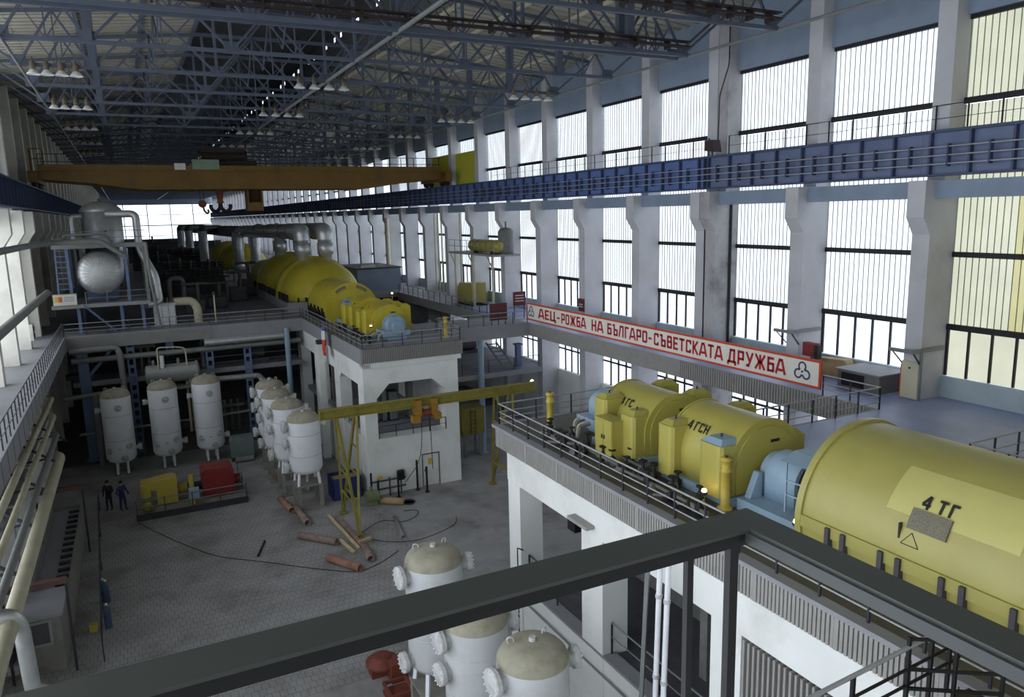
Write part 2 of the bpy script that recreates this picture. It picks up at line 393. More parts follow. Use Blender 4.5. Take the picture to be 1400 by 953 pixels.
for a, b in bays:
    if b-a < 1:
        bx('joint_infill', 'old_column', wall_r, 28.0, a+.36, 0, 28.4, b-.36, 26)
        continue
    y0, y1 = a+.36, b-.36; wn += 1
    bx('frieze_panel', 'blue_grey_concrete', wall_r, 28.15, y0, 23.25, 28.5, y1, 26.5)
    bx('tie_beam', 'blue_grey_concrete', wall_r, 27.05, y0, 16.68, 27.45, y1, 17.33)
    bx('sill_wall', 'sill_panel', wall_r, 28.2, y0, D-.4, 28.5, y1, 9.78)
    bx('lower_wall', 'white_wall', wall_r, 28.25, y0, 0, 28.55, y1, 4.85)
    win = structure(link('window_%d' % wn, None, T(XW, y0, 9.8)))
    bx('lintel', 'window_steel', win, 28.3, y0, 23.1, 28.46, y1, 23.27)
    bx('transom', 'window_steel', win, 28.3, y0, 20.12, 28.46, y1, 20.34)
    bx('transom', 'window_steel', win, 28.3, y0, 14.45, 28.46, y1, 14.65)
    bx('transom', 'window_steel', win, 28.3, y0, 11.63, 28.46, y1, 11.85)
    near = 12 < a < 30
    if near:
        n = 21; p = (y1-y0)/n
        for z0, z1 in TIERS:
            for i in range(n):
                yy = y0+(i+.5)*p
                gm = 'profiled_glass'
                if a < 13: gm = 'profiled_glass_deep' if yy < 16.2 else 'profiled_glass_yellow'
                link('glass_strip', strip_mesh(gm), T(XW, yy, z0) @ Matrix.Diagonal((1, p/.25, z1-z0, 1)), win)
    else:
        gm = 'profiled_glass' if a > 12 else 'profiled_glass_deep'
        for z0, z1 in TIERS:
            bx('glazing', gm, win, XW-.005, y0, z0, XW+.005, y1, z1)
        if a < 80 and a > 12:
            mb = MB(); n = 21; p = (y1-y0)/n
            for z0, z1 in TIERS:
                for i in range(1, n): mb.box(XW-.012, y0+i*p-.008, z0, XW+.03, y0+i*p+.008, z1)
            stuff(mb.obj('glass_joints', 'glass_joint', win))
    # clear panes above the deck
    n = 6; p = (y1-y0)/n
    cg = 'clear_glass_yellow' if a < 13 else 'clear_glass'
    if a < 70:
        for i in range(n): bx('pane', cg, win, XW-.004, y0+i*p, 9.8, XW+.004, y0+(i+1)*p, 11.65)
        for i in range(1, n): bx('mullion', 'window_steel', win, XW-.05, y0+i*p-.035, 9.8, XW+.05, y0+i*p+.035, 11.65)
        for yy in (y0+.03, y1-.03): bx('mullion', 'window_steel', win, XW-.05, yy-.05, 9.8, XW+.05, yy+.05, 11.65)
    else:
        bx('pane', cg, win, XW-.004, y0, 9.8, XW+.004, y1, 11.65)
    # window under the deck
    if 16 < a < 62:
        n = 6; p = (y1-y0)/n
        for i in range(n):
            bx('pane', 'clear_glass', win, XW-.004, y0+i*p, 4.85, XW+.004, y0+(i+1)*p, 8.3)
            bx('mullion', 'window_steel', win, XW-.05, y0+i*p-.035, 4.85, XW+.05, y0+i*p+.035, 8.3)
        bx('transom', 'window_steel', win, XW-.05, y0, 6.4, XW+.05, y1, 6.5)
        bx('transom', 'window_steel', win, XW-.05, y0, 8.2, XW+.05, y1, 8.55)
    else:
        bx('lower_wall', 'white_wall', wall_r, 28.25, y0, 4.85, 28.55, y1, 8.6)
# ---------------------------------------------------------------- left wall
wall_l = root('wall_left')
bx('wall_panel', 'left_infill', wall_l, -7.6, 58.2, 0, -7.2, YE, 26.4)
bx('wall_panel', 'left_paint', wall_l, -7.6, 32.8, 0, -7.2, 58.2, 9.2)
bx('wall_panel', 'left_paint', wall_l, -7.6, 32.8, 25.6, -7.2, 58.2, 26.4)
bx('wall_panel', 'left_paint', wall_l, -7.6, YN, 0, -7.2, 32.8, 3.2)
bx('wall_panel', 'left_paint', wall_l, -7.6, YN, 25.6, -7.2, 32.8, 26.4)
def left_col():
    mb = MB(); mb.prism([(-u, v) for u, v in col_profile(1)][::-1], FY, -.36, .36); return mb.mesh('column_piece', 'left_paint')
lc = left_col()
for y in CY:
    if y < 33: continue
    link('column', lc, T(-5.85, y-.6, 0), wall_l)
    bx('upper_column', 'left_paint', wall_l, -7.3, y-.96, 17.35, -6.55, y-.24, 26.3)
    if y > 30.7: bx('tie_beam', 'blue_grey_concrete', wall_l, -6.5, y-.24, 16.6, -6.15, y+5.04, 17.3)
# ---------------------------------------------------------------- end walls
wall_f = root('wall_far')
bx('wall_panel', 'blue_grey_concrete', wall_f, -7.6, YE, 22.2, 28.8, YE+.4, 31)
bx('wall_panel', 'left_infill', wall_f, -7.6, YE, 0, 28.8, YE+.4, 8.2)
win = structure(link('window_%d' % (wn+1), None, T(10.6, YE, 10)))
nx, nz = 5, 4
for i in range(nx):
    for k in range(nz):
        bx('pane', 'clear_glass', win, -7.2+i*35.6/nx, YE+.1, 8.2+k*14/nz, -7.2+(i+1)*35.6/nx, YE+.11, 8.2+(k+1)*14/nz)
for i in range(nx+1): bx('mullion', 'rod_grey', win, -7.2+i*35.6/nx-.12, YE, 8.2, -7.2+i*35.6/nx+.12, YE+.3, 22.2)
for k in range(nz+1): bx('transom', 'rod_grey', win, -7.2, YE, 8.2+k*14/nz-(.14 if k % 2 == 0 else .07), 28.4, YE+.3, 8.2+k*14/nz+(.14 if k % 2 == 0 else .07))
wall_n = root('wall_near')
bx('wall_panel', 'white_wall', wall_n, -7.6, YN-.4, 0, 28.8, YN, 31)
win = structure(link('window_%d' % (wn+2), None, T(-7.4, 2, 10)))
for i in range(16):
    for k in range(6): bx('pane', 'left_glass', win, -7.41, YN+i*49.8/16, 3.2+k*22.4/6, -7.4, YN+(i+1)*49.8/16, 3.2+(k+1)*22.4/6)
for i in range(17): bx('mullion', 'rod_grey', win, -7.6, YN+i*49.8/16-.1, 3.2, -7.3, YN+i*49.8/16+.1, 25.6)
for k in range(7): bx('transom', 'rod_grey', win, -7.6, YN, 3.2+k*22.4/6-.08, -7.3, 32.8, 3.2+k*22.4/6+.08)

win = structure(link('window_%d' % (wn+3), None, T(-7.4, 45, 9.2)))
for i in range(8):
    for k in range(4): bx('pane', 'left_glass', win, -7.41, 32.8+i*3.175, 9.2+k*4.1, -7.4, 32.8+(i+1)*3.175, 9.2+(k+1)*4.1)
for i in range(9): bx('mullion', 'rod_grey', win, -7.6, 32.8+i*3.175-.08, 9.2, -7.3, 32.8+i*3.175+.08, 25.6)
for k in range(5): bx('transom', 'rod_grey', win, -7.6, 32.8, 9.2+k*4.1-.08, -7.3, 58.2, 9.2+k*4.1+.08)
# ---------------------------------------------------------------- roof and trusses
ceil = root('ceiling')
XA, XB, ZL = 4.8, 16.4, 27.35              # lantern edges
def zr(x): return ZL - (XA-x)*.1 if x < XA else (ZL if x < XB else ZL-(x-XB)*.1)
def slab_mesh(w, slope):
    mb = MB()
    fn = lambda u, v, yy: (u, yy, v)
    def sl(x, z): return (x, z+x*slope)
    mb.prism([sl(0, 0), sl(w, 0), sl(w, .14), sl(0, .14)], fn, 0, 6)
    for i in range(8):
        mb.prism([sl(0.03, -.07), sl(w-.03, -.07), sl(w-.03, 0), sl(0.03, 0)], fn, i*.75+.12, i*.75+.42)
    return mb.mesh('roof_slab_piece', 'roof_panel')
SL = slab_mesh(3.0, .1); SR = slab_mesh(3.0, -.1)
yy = 12.9
while yy < 85:
    for i in range(4):
        x = XA-12+3*i; link('roof_slab', SL, T(x, yy, zr(x)+.02), ceil)
        x = XB+3*i; link('roof_slab', SR, T(x, yy, zr(x)+.02), ceil)
    yy += 6
for (ya, yb) in ((YN, 12.9), (yy, YE)):
    MB().prism([(-7.3, zr(-7.2)), (XA, ZL), (XA, ZL+.15), (-7.3, zr(-7.2)+.15)], FY, ya, yb).obj('roof_deck', 'roof_panel', ceil)
    MB().prism([(XB, ZL), (28.7, zr(28.7)), (28.7, zr(28.7)+.15), (XB, ZL+.15)], FY, ya, yb).obj('roof_deck', 'roof_panel', ceil)
MB().prism([(-7.6, zr(-7.2)+.16), (XA, ZL+.18), (XA, ZL+.3), (-7.6, zr(-7.2)+.3)], FY, YN, YE).obj('roof_cover', 'roof_dark', ceil)
MB().prism([(XB, ZL+.18), (28.8, zr(28.4)+.16), (28.8, zr(28.4)+.3), (XB, ZL+.3)], FY, YN, YE).obj('roof_cover', 'roof_dark', ceil)
# lantern over the ridge: boarded sides with a row of small panes left clear
bx('lantern_wall', 'roof_dark', ceil, XA-.15, YN, ZL, XA, YE, 31)
bx('lantern_wall', 'roof_dark', ceil, XB, YN, ZL, XB+.04, YE, 30.25)
bx('lantern_wall', 'roof_dark', ceil, XB, YN, 30.62, XB+.04, YE, 31)
bx('lantern_roof', 'roof_dark', ceil, XA-.3, YN, 30.9, XB+.3, YE, 31.1)
random.seed(3)
y = YN
while y < YE:
    g = random.choice((2.2, 3.1, 1.4, 4.0)); w = random.choice((.6, 1.0, .8))
    bx('lantern_board', 'roof_dark', ceil, XB+.005, y, 30.25, XB+.035, min(y+g, YE), 30.62)
    bx('lantern_pane', 'clear_glass', ceil, XB+.015, y+g, 30.25, XB+.025, y+g+w, 30.62)
    y += g+w
# trusses
BN = [-3.65, -0.6, 5.0, 10.6, 16.2, 21.8, 24.9]
TN = [-6.4, -2.1, 2.2, 7.8, 13.4, 19.0, 23.3, 27.6]
ZB = 23.85
def tz(x): return zr(x)-.32
def truss(y, detail, wide=.16):
    seg = []
    seg.append(('bottom_chord', (BN[0]-.1, ZB), (BN[-1]+.4, ZB), .17, .16))
    seg.append(('top_chord', (-6.6, tz(-6.6)), (XA, tz(XA)), .14, .18))
    seg.append(('top_chord', (XA, tz(XA)), (XB, tz(XB)), .14, .18))
    seg.append(('top_chord', (XB, tz(XB)), (27.8, tz(27.8)), .14, .18))
    for i, b in enumerate(BN):
        for t in (TN[i], TN[i+1]):
            seg.append(('diagonal', (b, ZB), (t, tz(t)), .1, .1))
        if i not in (0, 6): seg.append(('vertical', (b, ZB), (b, tz(b)), .34 if i in (1, 5) else .13, .3 if i in (1, 5) else .13))
    for t in TN[1:-1]:
        i = TN.index(t)
        xm = t; zm = (ZB+tz(t))/2
        seg.append(('vertical', (t, ZB), (t, tz(t)), .06, .06))
        for b in (BN[i-1], BN[i]):
            mx = (b+t)/2; mz = (ZB+tz(t))/2
            seg.append(('sub_diagonal', (mx, mz), (t+(mx-t)*.1 if 0 else mx*2-t if 0 else t, ZB), .05, .05))
    tr = link('roof_truss', None, T(10.6, y, ZB), ceil)
    if detail:
        for nm, p, q, w, h in seg: beam(nm, 'truss_steel', tr, (p[0], y, p[1]), (q[0], y, q[1]), w, h)
        for b in BN:
            MB().box(b-.32, y-.02, ZB-.1, b+.32, y+.02, ZB+.42).obj('gusset', 'truss_steel', tr)
    else:
        mb = MB()
        for nm, p, q, w, h in seg: mb.bar((p[0], y, p[1]), (q[0], y, q[1]), w, h)
        stuff(mb.obj('truss_members', 'truss_steel', tr))
for y in CY:
    if y < 12 or 31 < y < 32: continue
    truss(y if y < 30 else y, y < 62)
truss(31.38, True)
for x, r in ((BN[0], .07), (10.6, .09), (BN[-1]+.35, .07)):
    rod('longitudinal_strut', 'rod_grey', ceil, (x, 12, ZB-.04), (x, YE, ZB-.04), r, 8)
for k in range(14):
    y = CY[5+k] if 5+k < len(CY) else 0
    for (xa, xb) in ((BN[0], 1.0), (BN[-1], 20.0)):
        pass
# sway braces between the trusses
for i in range(9, 20):
    y0, y1 = CY[i], CY[i+1]
    for xa in (7.8, 13.4, 19.0, 2.2):
        beam('sway_brace', 'truss_steel', ceil, (xa, y0, tz(xa)), (xa, (y0+y1)/2, ZB+.9), .07)
        beam('sway_brace', 'truss_steel', ceil, (xa, y1, tz(xa)), (xa, (y0+y1)/2, ZB+.9), .07)
for xa in (XA-6, XA-3, XA-.2, XB+.2, XB+3, XB+6, XB+9):
    bx('purlin', 'pipe_cream' if xa > 12 else 'truss_steel', ceil, xa-.1, 12.9, zr(xa)-.16, xa+.1, 130, zr(xa)-.02)
# brown cable ducts on the first two trusses
for y in (24.9, 30.62):
    t = thing('cable_duct', 'dark brown cable duct bolted along the nearest roof truss' if y > 30 else 'dark brown cable duct on the truss at the top edge beside the right wall', 'duct', (10, y, ZB+.4))
    bx('tray', 'duct_brown', t, -5 if y > 30 else 8, y-.5, ZB+.26, 25, y-.2, ZB+.34)
    bx('tray', 'duct_brown', t, -5 if y > 30 else 8, y-.5, ZB+.5, 25, y-.2, ZB+.56)
    for k in range(16):
        x = (-4 if y > 30 else 9)+k*(1.85 if y > 30 else 1.03)
        bx('hanger', 'duct_brown', t, x, y-.48, ZB+.14, x+.08, y-.06, ZB+.56)
# lamps hanging in fours under the trusses
def hb_lamp(x, y, label, group):
    t = thing('high_bay_lamp', label, 'lamp', (x, y, ZB-.5), group)
    a = shared('lamp_shade', lambda: MB().lathe([(.06, .2), (.14, .16), (.27, .0), (.3, -.05), (.29, -.05), (.24, 0), (.05, .12)], None, 14).mesh('lamp_shade_piece', 'enamel_white'))
    b = shared('lamp_body', lambda: MB().lathe([(.11, .18), (.13, .3), (.12, .52), (.04, .58), (.03, .72)], None, 10).mesh('lamp_body_piece', 'lamp_body'))
    link('shade', a, T(x, y, ZB-.42), t); link('ballast_housing', b, T(x, y, ZB-.42), t)
ORD = ('first', 'second', 'third', 'fourth', 'fifth', 'sixth', 'seventh', 'eighth', 'ninth', 'tenth', 'eleventh', 'twelfth', 'thirteenth', 'fourteenth', 'fifteenth', 'sixteenth',
       'seventeenth', 'eighteenth', 'nineteenth', 'twentieth', 'twenty-first', 'twenty-second', 'twenty-third', 'twenty-fourth')
for q, y in enumerate((43.1, 55.1, 67.1, 79.1, 91.1)):
    tr_ = ('nearest', 'second', 'third', 'fourth', 'farthest')[q]
    for grp, xs, gn in (('left-wall', [-3.1+d for d in (0, .55, 1.15, 1.75)], 'high-bay lamps along the left wall'), ('ridge', [9.1+d for d in (0, .8, 1.6, 2.4)], 'high-bay lamps under the ridge'), ('window-side', [22.0+d for d in (0, .8, 1.6, 2.4)], 'high-bay lamps along the window wall')):
        for k, x in enumerate(xs):
            hb_lamp(x, y-.15, 'white high-bay lamp, %s from left in the %s group on the %s lamp truss' % (ORD[k], grp, tr_), gn)
# ================================================================ crane runway girders and the overhead crane
def runway(label, x, sgn, ya, yb, stiff_from, stiff_to, rods=True, mt='girder_blue'):
    t = thing('crane_runway_girder', label, 'girder', (x, ya, 17.5))
    y = ya
    while y < yb-.1:
        e = min(y+12, yb); bx('web_plate', mt, t, x-.06, y, 17.55, x+.06, e-.01, 19.02); y = e
    bx('top_flange', 'girder_dark', t, x-.25, ya, 19.02, x+.35, yb, 19.12)
    bx('bottom_flange', 'girder_dark', t, x-.25, ya, 17.48, x+.25, yb, 17.55)
    y = stiff_from
    while y < stiff_to:
        bx('stiffener', 'girder_dark', t, x-sgn*.25, y-.04, 17.55, x-sgn*.06, y+.04, 19.02)
        y += 1.5
    if stiff_to < yb:
        mb = MB(); y = stiff_to
        while y < yb: mb.box(x-sgn*.25, y-.04, 17.55, x-sgn*.06, y+.04, 19.02); y += 1.5
        stuff(mb.obj('far_stiffeners', 'girder_dark', t))
    if rods:
        for z in (17.9, 18.2, 18.5):
            rod('conductor_rod', 'rail_light', t, (x-sgn*.36, ya, z), (x-sgn*.36, min(yb, 110), z), .026, 6)
        y = stiff_from+.7
        while y < min(stiff_to, 60):
            bx('rod_bracket', 'girder_dark', t, x-sgn*.4, y-.03, 17.8, x-sgn*.2, y+.03, 18.6); y += 1.5
    return t
runway('dark blue steel crane girder in the right foreground, up to the wall joint', 26.85, 1, -17, 30.95, 12.6, 30.9)
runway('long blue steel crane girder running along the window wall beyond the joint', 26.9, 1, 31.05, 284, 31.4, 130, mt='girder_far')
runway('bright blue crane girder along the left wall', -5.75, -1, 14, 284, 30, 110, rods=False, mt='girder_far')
railing('girder_railing', 'thin railing on top of the near blue girder in front of the upper windows', [(27.45, 12.9, 19.12), (27.45, 30, 19.12)], .95, 1.2, (1, .5), 'window_steel', 'window_steel', .013)
railing('girder_railing', 'thin railing on top of the blue girder beyond the wall joint', [(27.45, 31.5, 19.12), (27.45, 58, 19.12)], .95, 1.2, (1, .5), 'window_steel', 'window_steel', .013)

cr = thing('overhead_crane', 'ochre double-girder overhead crane spanning the hall', 'crane', (10.6, 68.4, 19.1))
def girder(y):
    out = [(-5.3, 20.35), (26.3, 20.35), (26.3, 19.75), (23.5, 19.5), (19.5, 18.95), (1.5, 18.95), (-2.5, 19.5), (-5.3, 19.75)]
    MB().prism(out, FY, y-.35, y+.35).obj('main_girder', 'crane_ochre', cr)
    bx('girder_flange', 'crane_ochre', cr, -5.3, y-.5, 20.35, 26.3, y+.5, 20.45)
    bx('walkway_kerb', 'crane_ochre', cr, -5.3, y-.45, 20.45, 26.3, y-.4, 20.8)
girder(66.4); girder(70.6)
for x in (-5.6, 26.65):
    bx('end_carriage', 'crane_ochre', cr, x-.3, 65.2, 19.5, x+.3, 71.8, 20.3)
    for y in (65.8, 67.0, 69.8, 71.2): rod('wheel', 'black_iron', cr, (x-.14, y, 19.46), (x+.14, y, 19.46), .34, 16)
for i in range(27):
    x = -5.2+i*1.2; beam('rail_post', 'crane_dark', cr, (x, 66.0, 20.45), (x, 66.0, 21.55), .05)
for z in (21.55, 21.0): rod('guard_rail', 'crane_dark', cr, (-5.2, 66, z), (26.2, 66, z), .03, 6)
# end cage, trolley, cab, hooks
for x in (-5.7, -4.9):
    for y in (66.0, 66.9): beam('cage_post', 'crane_ochre', cr, (x, y, 20.3), (x, y, 21.9), .07)
for z in (21.2, 21.9): bx('cage_rail', 'crane_ochre', cr, -5.72, 65.97, z-.03, -4.88, 66.03, z+.03)
tro = bx('trolley', 'crane_dark', cr, 5.6, 66.6, 20.5, 10.2, 70.4, 21.2)
bx('winch_housing', 'crane_green', tro, 5.2, 65.9, 20.5, 7.2, 66.6, 21.25)
rod('winch_drum', 'crane_dark', tro, (6.2, 68.0, 21.6), (9.6, 68.0, 21.6), .55, 18)
bx('trolley_top', 'crane_dark', tro, 6.0, 67.2, 21.9, 9.4, 69.6, 22.2)
bx('control_box', 'notice_white', cr, 3.9, 65.9, 20.45, 4.7, 66.1, 20.95)
cabp = MB()
cabp.box(9.3, 66.9, 17.2, 10.5, 68.6, 17.9).box(9.3, 66.9, 17.9, 9.4, 68.6, 19.0).box(9.4, 68.5, 17.9, 10.5, 68.6, 19.0).box(10.42, 66.9, 17.9, 10.5, 68.5, 19.0)
cabp.obj('cab', 'crane_ochre', cr); bx('cab_roof', 'crane_ochre', cr, 9.2, 66.8, 19.0, 10.7, 68.7, 19.1)
beam('cab_hanger', 'crane_ochre', cr, (9.4, 67, 19.1), (9.4, 67, 19.6), .12); beam('cab_hanger', 'crane_ochre', cr, (10.4, 67, 19.1), (10.4, 67, 19.6), .12)
hk = MB().prism([(-.42, 1.15), (.42, 1.15), (.28, .85), (.2, .1), (.3, -.1), (-.3, -.1), (-.2, .1), (-.28, .85)], lambda u, v, w: (7.3+u, w, 18.0+v), 68.2, 68.6).obj('hook_block', 'hook_rust', cr)
def horn(s):
    return [(7.3, 68.4, 17.95), (7.3+s*.05, 68.4, 17.5), (7.3+s*.3, 68.4, 17.2), (7.3+s*.62, 68.4, 17.25), (7.3+s*.78, 68.4, 17.55), (7.3+s*.74, 68.4, 17.8)]
for s in (-1, 1): MB().tube(horn(s), .15, 8, .1).obj('hook', 'black_iron', hk)
for dx in (-.3, .3): rod('hoist_rope', 'black_iron', cr, (7.3+dx, 68.4, 19.1), (7.3+dx, 68.4, 20.5), .03, 6)
h2 = MB().cyl((5.9, 68.3, 17.85), (5.9, 68.6, 17.85), .32, 14).obj('small_hook_block', 'hook_rust', cr)
MB().tube([(5.95, 68.45, 17.6), (6.0, 68.45, 17.3), (6.2, 68.45, 17.05), (6.35, 68.45, 17.2), (6.28, 68.45, 17.4)], .08, 8, .05).obj('hook', 'hook_rust', h2)
for dx in (-.15, .15): rod('hoist_rope', 'black_iron', cr, (5.9+dx, 68.45, 17.9), (5.9+dx, 68.45, 20.5), .025, 6)
# yellow sheeting fixed over two upper window bays behind the crane
for (ya, yb, za, zb, lb) in ((61.5, 66.7, 19.25, 22.0, 'yellow-green sheet covering the upper window right of the crane'), (67.5, 72.7, 19.25, 22.1, 'yellow-green sheet covering the upper window next to the crane end')):
    tag(MB().box(27.95, ya, za, 28.05, yb, zb).obj('window_sheet', 'yellow_sheet'), lb, 'sheet')

# ================================================================ decks, walkways and foundations
def slats_stuff(parent, pts_fn, n, w, z0, z1, mt='slat_grey'):
    mb = MB()
    for i in range(n): pts_fn(mb, i)
    return stuff(mb.obj('fascia_slats', mt, parent))
# near turbine foundation
fn_ = thing('turbine_foundation', 'white concrete turbine foundation in the right foreground carrying the large yellow generator', 'foundation', (14.4, 4, 0))
bx('deck_slab', 'deck_oily', fn_, 11.45, -16.9, 8.3, 17.6, 24.0, D)
bx('edge_beam', 'white_wall', fn_, 11.5, -16.9, 7.0, 12.1, 23.6, 8.3)
bx('edge_beam', 'white_wall', fn_, 12.1, 23.0, 7.0, 17.5, 23.6, 8.3)
bx('kerb', 'edge_grey', fn_, 11.2, -16.9, 8.86, 11.5, 24.2, 8.97)
bx('kerb', 'edge_grey', fn_, 11.5, 23.95, 8.86, 17.6, 24.2, 8.97)
bx('fascia_back', 'slat_dark', fn_, 11.34, -16.9, 8.18, 11.46, 24.15, 8.86)
bx('fascia_back', 'slat_dark', fn_, 11.46, 24.0, 8.18, 17.6, 24.1, 8.86)
y = 5.0; k = 0
while y < 24.1:
    if k % 20 == 19: bx('fascia_plate', 'slat_grey', fn_, 11.24, y-.09, 8.18, 11.36, y+.01, 8.86)
    else: bx('fascia_slat', 'slat_grey', fn_, 11.25, y-.082, 8.18, 11.34, y-.012, 8.86)
    y += .105; k += 1
for (ya, yb) in ((22.65, 23.55), (17.4, 18.55), (11.75, 12.75), (3.2, 4.4)):
    bx('pier', 'white_wall', fn_, 11.5, ya, 0, 12.4, yb, 7.0)
    bx('pier', 'white_wall', fn_, 16.4, ya, 0, 17.4, yb, 7.0)
bx('lower_wall', 'white_wall', fn_, 11.55, 11.75, 0, 11.85, 22.65, 3.3)
bx('lower_wall', 'white_wall', fn_, 11.55, -16.9, 0, 11.85, 9.0, 7.0)
bx('lower_wall', 'white_wall', fn_, 11.55, 9.0, 0, 11.85, 11.75, 4.3)
bx('ledge', 'edge_grey', fn_, 11.48, 11.75, 3.3, 11.95, 22.65, 3.38)
bx('mid_floor', 'equipment_dark', fn_, 12.0, -16, 3.1, 17.5, 23.4, 3.28)
bx('inner_wall', 'machine_grey', fn_, 15.4, -16, 3.3, 15.6, 22.0, 7.0)
bx('back_wall', 'white_wall', fn_, 12.1, 23.2, 0, 17.5, 23.5, 3.3)
bx('inner_post', 'machine_grey', fn_, 13.4, 15.0, 3.3, 13.7, 15.3, 7.0)
bx('inner_post', 'black_iron', fn_, 13.0, 21.4, 5.4, 13.4, 21.9, 6.9)
bx('wall_bracket', 'slat_grey', fn_, 11.2, 17.8, 7.25, 11.55, 18.9, 7.35)
i = 0; y = 9.05
while y < 11.7:
    bx('louvre_slat', 'slat_grey', fn_, 11.45, y, 4.3, 11.6, y+.06, 6.95); y += .15
bx('louvre_back', 'dark_void', fn_, 12.0, 9.0, 4.3, 12.1, 11.75, 7.0)
pipe('conduit', 'cable_black', fn_, [(11.48, 22.9, 0.2), (11.48, 22.9, 4.6), (11.48, 22.45, 4.7)], .02, .05, 6)
rod('conduit', 'pipe_grey', fn_, (11.46, 12.0, 2.75), (11.46, 22.4, 2.75), .035, 6)
railing('window_guard', 'dark two-bar guard rail in the far opening of the near foundation', [(11.8, 18.6, 3.38), (11.8, 22.6, 3.38)], 1.0, 2, (1, .55), 'rail_dark', 'rail_dark')
railing('window_guard', 'grey two-bar guard rail in the second opening of the near foundation', [(11.8, 12.8, 3.38), (11.8, 17.35, 3.38)], 1.0, 2.3, (1, .55), 'rail_dark', 'rod_grey')
railing('deck_railing', 'steel railing with white pipe bars along the near deck edge', [(11.42, 5.2, D), (11.42, 24.0, D)], .78, 1.1)
railing('deck_railing', 'steel railing across the far end of the near generator deck', [(11.42, 24.0, D), (17.5, 24.0, D)], .78, 1.5)
railing('deck_railing', 'steel railing behind the yellow exciters of the near deck', [(17.5, 24.0, D), (17.5, 18.4, D)], .78, 1.2)
railing('deck_railing', 'steel railing around the opening between generator and banner', [(17.5, 18.4, D), (24.5, 18.4, D), (24.5, 21.0, D)], .85, 1.15)
railing('deck_railing', 'steel railing at the right picture edge behind the large generator', [(20.4, 4.0, D), (20.4, 12.4, D), (25.0, 12.4, D)], .95, 1.1)
# deck to the right of the near foundation
dk = thing('operating_deck', 'grey-blue deck floor under the windows on the right', 'deck', (22, 8, D))
bx('slab', 'deck_floor', dk, 17.6, -16.9, 8.5, 20.3, 18.45, D)
bx('slab', 'deck_floor', dk, 20.3, 12.3, 8.5, 24.6, 18.45, D)
bx('slab', 'deck_floor', dk, 24.6, -16.9, 8.5, 28.24, 18.45, D)
bx('edge_band', 'edge_grey', dk, 17.6, 18.42, 8.4, 24.6, 18.52, D+.01)
wk = thing('window_walkway', 'walkway behind the red and white banner along the window wall', 'walkway', (26, 30, D))
bx('slab', 'deck_floor', wk, 24.6, 18.45, 8.5, 28.24, 58.6, D)
bx('fascia_panel', 'slat_grey', wk, 24.5, 18.45, 8.05, 24.6, 46.3, 8.95)
mb = MB(); y = 18.5
while y < 30: mb.box(24.46, y, 8.07, 24.5, y+.07, 8.93); y += .16
stuff(mb.obj('fascia_ribs', 'slat_grey', wk))
cw = thing('cross_walkway', 'concrete cross walkway between the far foundation and the banner', 'walkway', (21, 48, D))
bx('slab', 'deck_grey', cw, 17.65, 46.3, 8.45, 24.6, 50.5, D)
bx('fascia_panel', 'edge_grey', cw, 17.65, 46.2, 8.05, 24.5, 46.3, 8.98)
railing('deck_railing', 'steel railing of the cross walkway beside the maroon board', [(17.7, 46.3, D), (24.4, 46.3, D)], .85, 1.1)
# far turbine foundation
ff = thing('turbine_foundation', 'white concrete turbine foundation in mid-hall with a wide opening above a door', 'foundation', (14.5, 52, 0))
bx('deck_slab', 'deck_grey', ff, 11.45, 42.3, 8.35, 17.6, 62, D)
bx('fascia_panel', 'slat_dark', ff, 11.4, 42.2, 8.12, 17.66, 42.32, D+.02)
mb = MB(); x = 11.42
while x < 17.64: mb.box(x, 42.15, 8.12, x+.06, 42.2, D); x += .115
stuff(mb.obj('fascia_slats', 'slat_grey', ff))
bx('fascia_panel', 'edge_grey', ff, 11.36, 42.2, 8.05, 11.46, 62, D+.02)
bx('ledge', 'white_wall', ff, 11.42, 42.25, 7.82, 17.62, 42.9, 8.12)
bx('ledge', 'white_wall', ff, 11.42, 42.25, 7.82, 11.9, 62, 8.05)
wl = [(11.45, 0), (17.4, 0), (17.4, 7.82), (11.45, 7.82)]
MB().prism([(11.45, 0), (14.85, 0), (14.85, 2.05), (15.95, 2.05), (15.95, 0), (17.4, 0), (17.4, 3.4), (11.45, 3.4)], FY, 42.35, 42.85).obj('front_wall', 'white_wall', ff)
bx('pier', 'white_wall', ff, 11.45, 42.35, 3.4, 12.2, 43.5, 7.82)
bx('pier', 'white_wall', ff, 16.55, 42.35, 3.4, 17.4, 43.5, 7.82)
MB().prism([(12.2, 7.82), (12.2, 5.9), (13.0, 6.75), (15.7, 6.75), (16.55, 5.95), (16.55, 7.82)], FY, 42.36, 43.4).obj('lintel', 'white_wall', ff)
bx('sill', 'white_wall', ff, 12.2, 42.28, 3.4, 16.55, 43.4, 3.46)
for (ya, yb) in ((43.5, 43.6), (48.0, 49.4), (54.2, 55.4), (60.2, 61.4)):
    bx('pier', 'white_wall', ff, 11.46, ya, 0, 12.2, yb, 7.82)
MB().prism([(42.9, 7.82), (42.9, 6.67), (47.6, 6.67), (48.0, 6.3), (48.0, 7.82)], FX, 11.47, 12.15).obj('side_lintel', 'white_wall', ff)
bx('side_lintel', 'white_wall', ff, 11.47, 48.0, 6.7, 12.15, 62, 7.82)
bx('side_wall', 'white_wall', ff, 11.48, 42.85, 0, 11.8, 48.0, 3.5)
bx('side_wall', 'white_wall', ff, 11.48, 49.4, 0, 11.8, 54.2, 3.2)
bx('right_wall', 'white_wall', ff, 17.1, 43.5, 0, 17.4, 62, 7.82)
bx('mid_floor', 'deck_grey', ff, 11.8, 42.85, 3.1, 17.1, 62, 3.4)
bx('inner_wall', 'machine_grey', ff, 12.2, 53.4, 3.4, 17.1, 53.6, 7.8)
dr = bx('door', 'white_wall', ff, 14.87, 42.42, 0.02, 15.93, 42.48, 2.03)
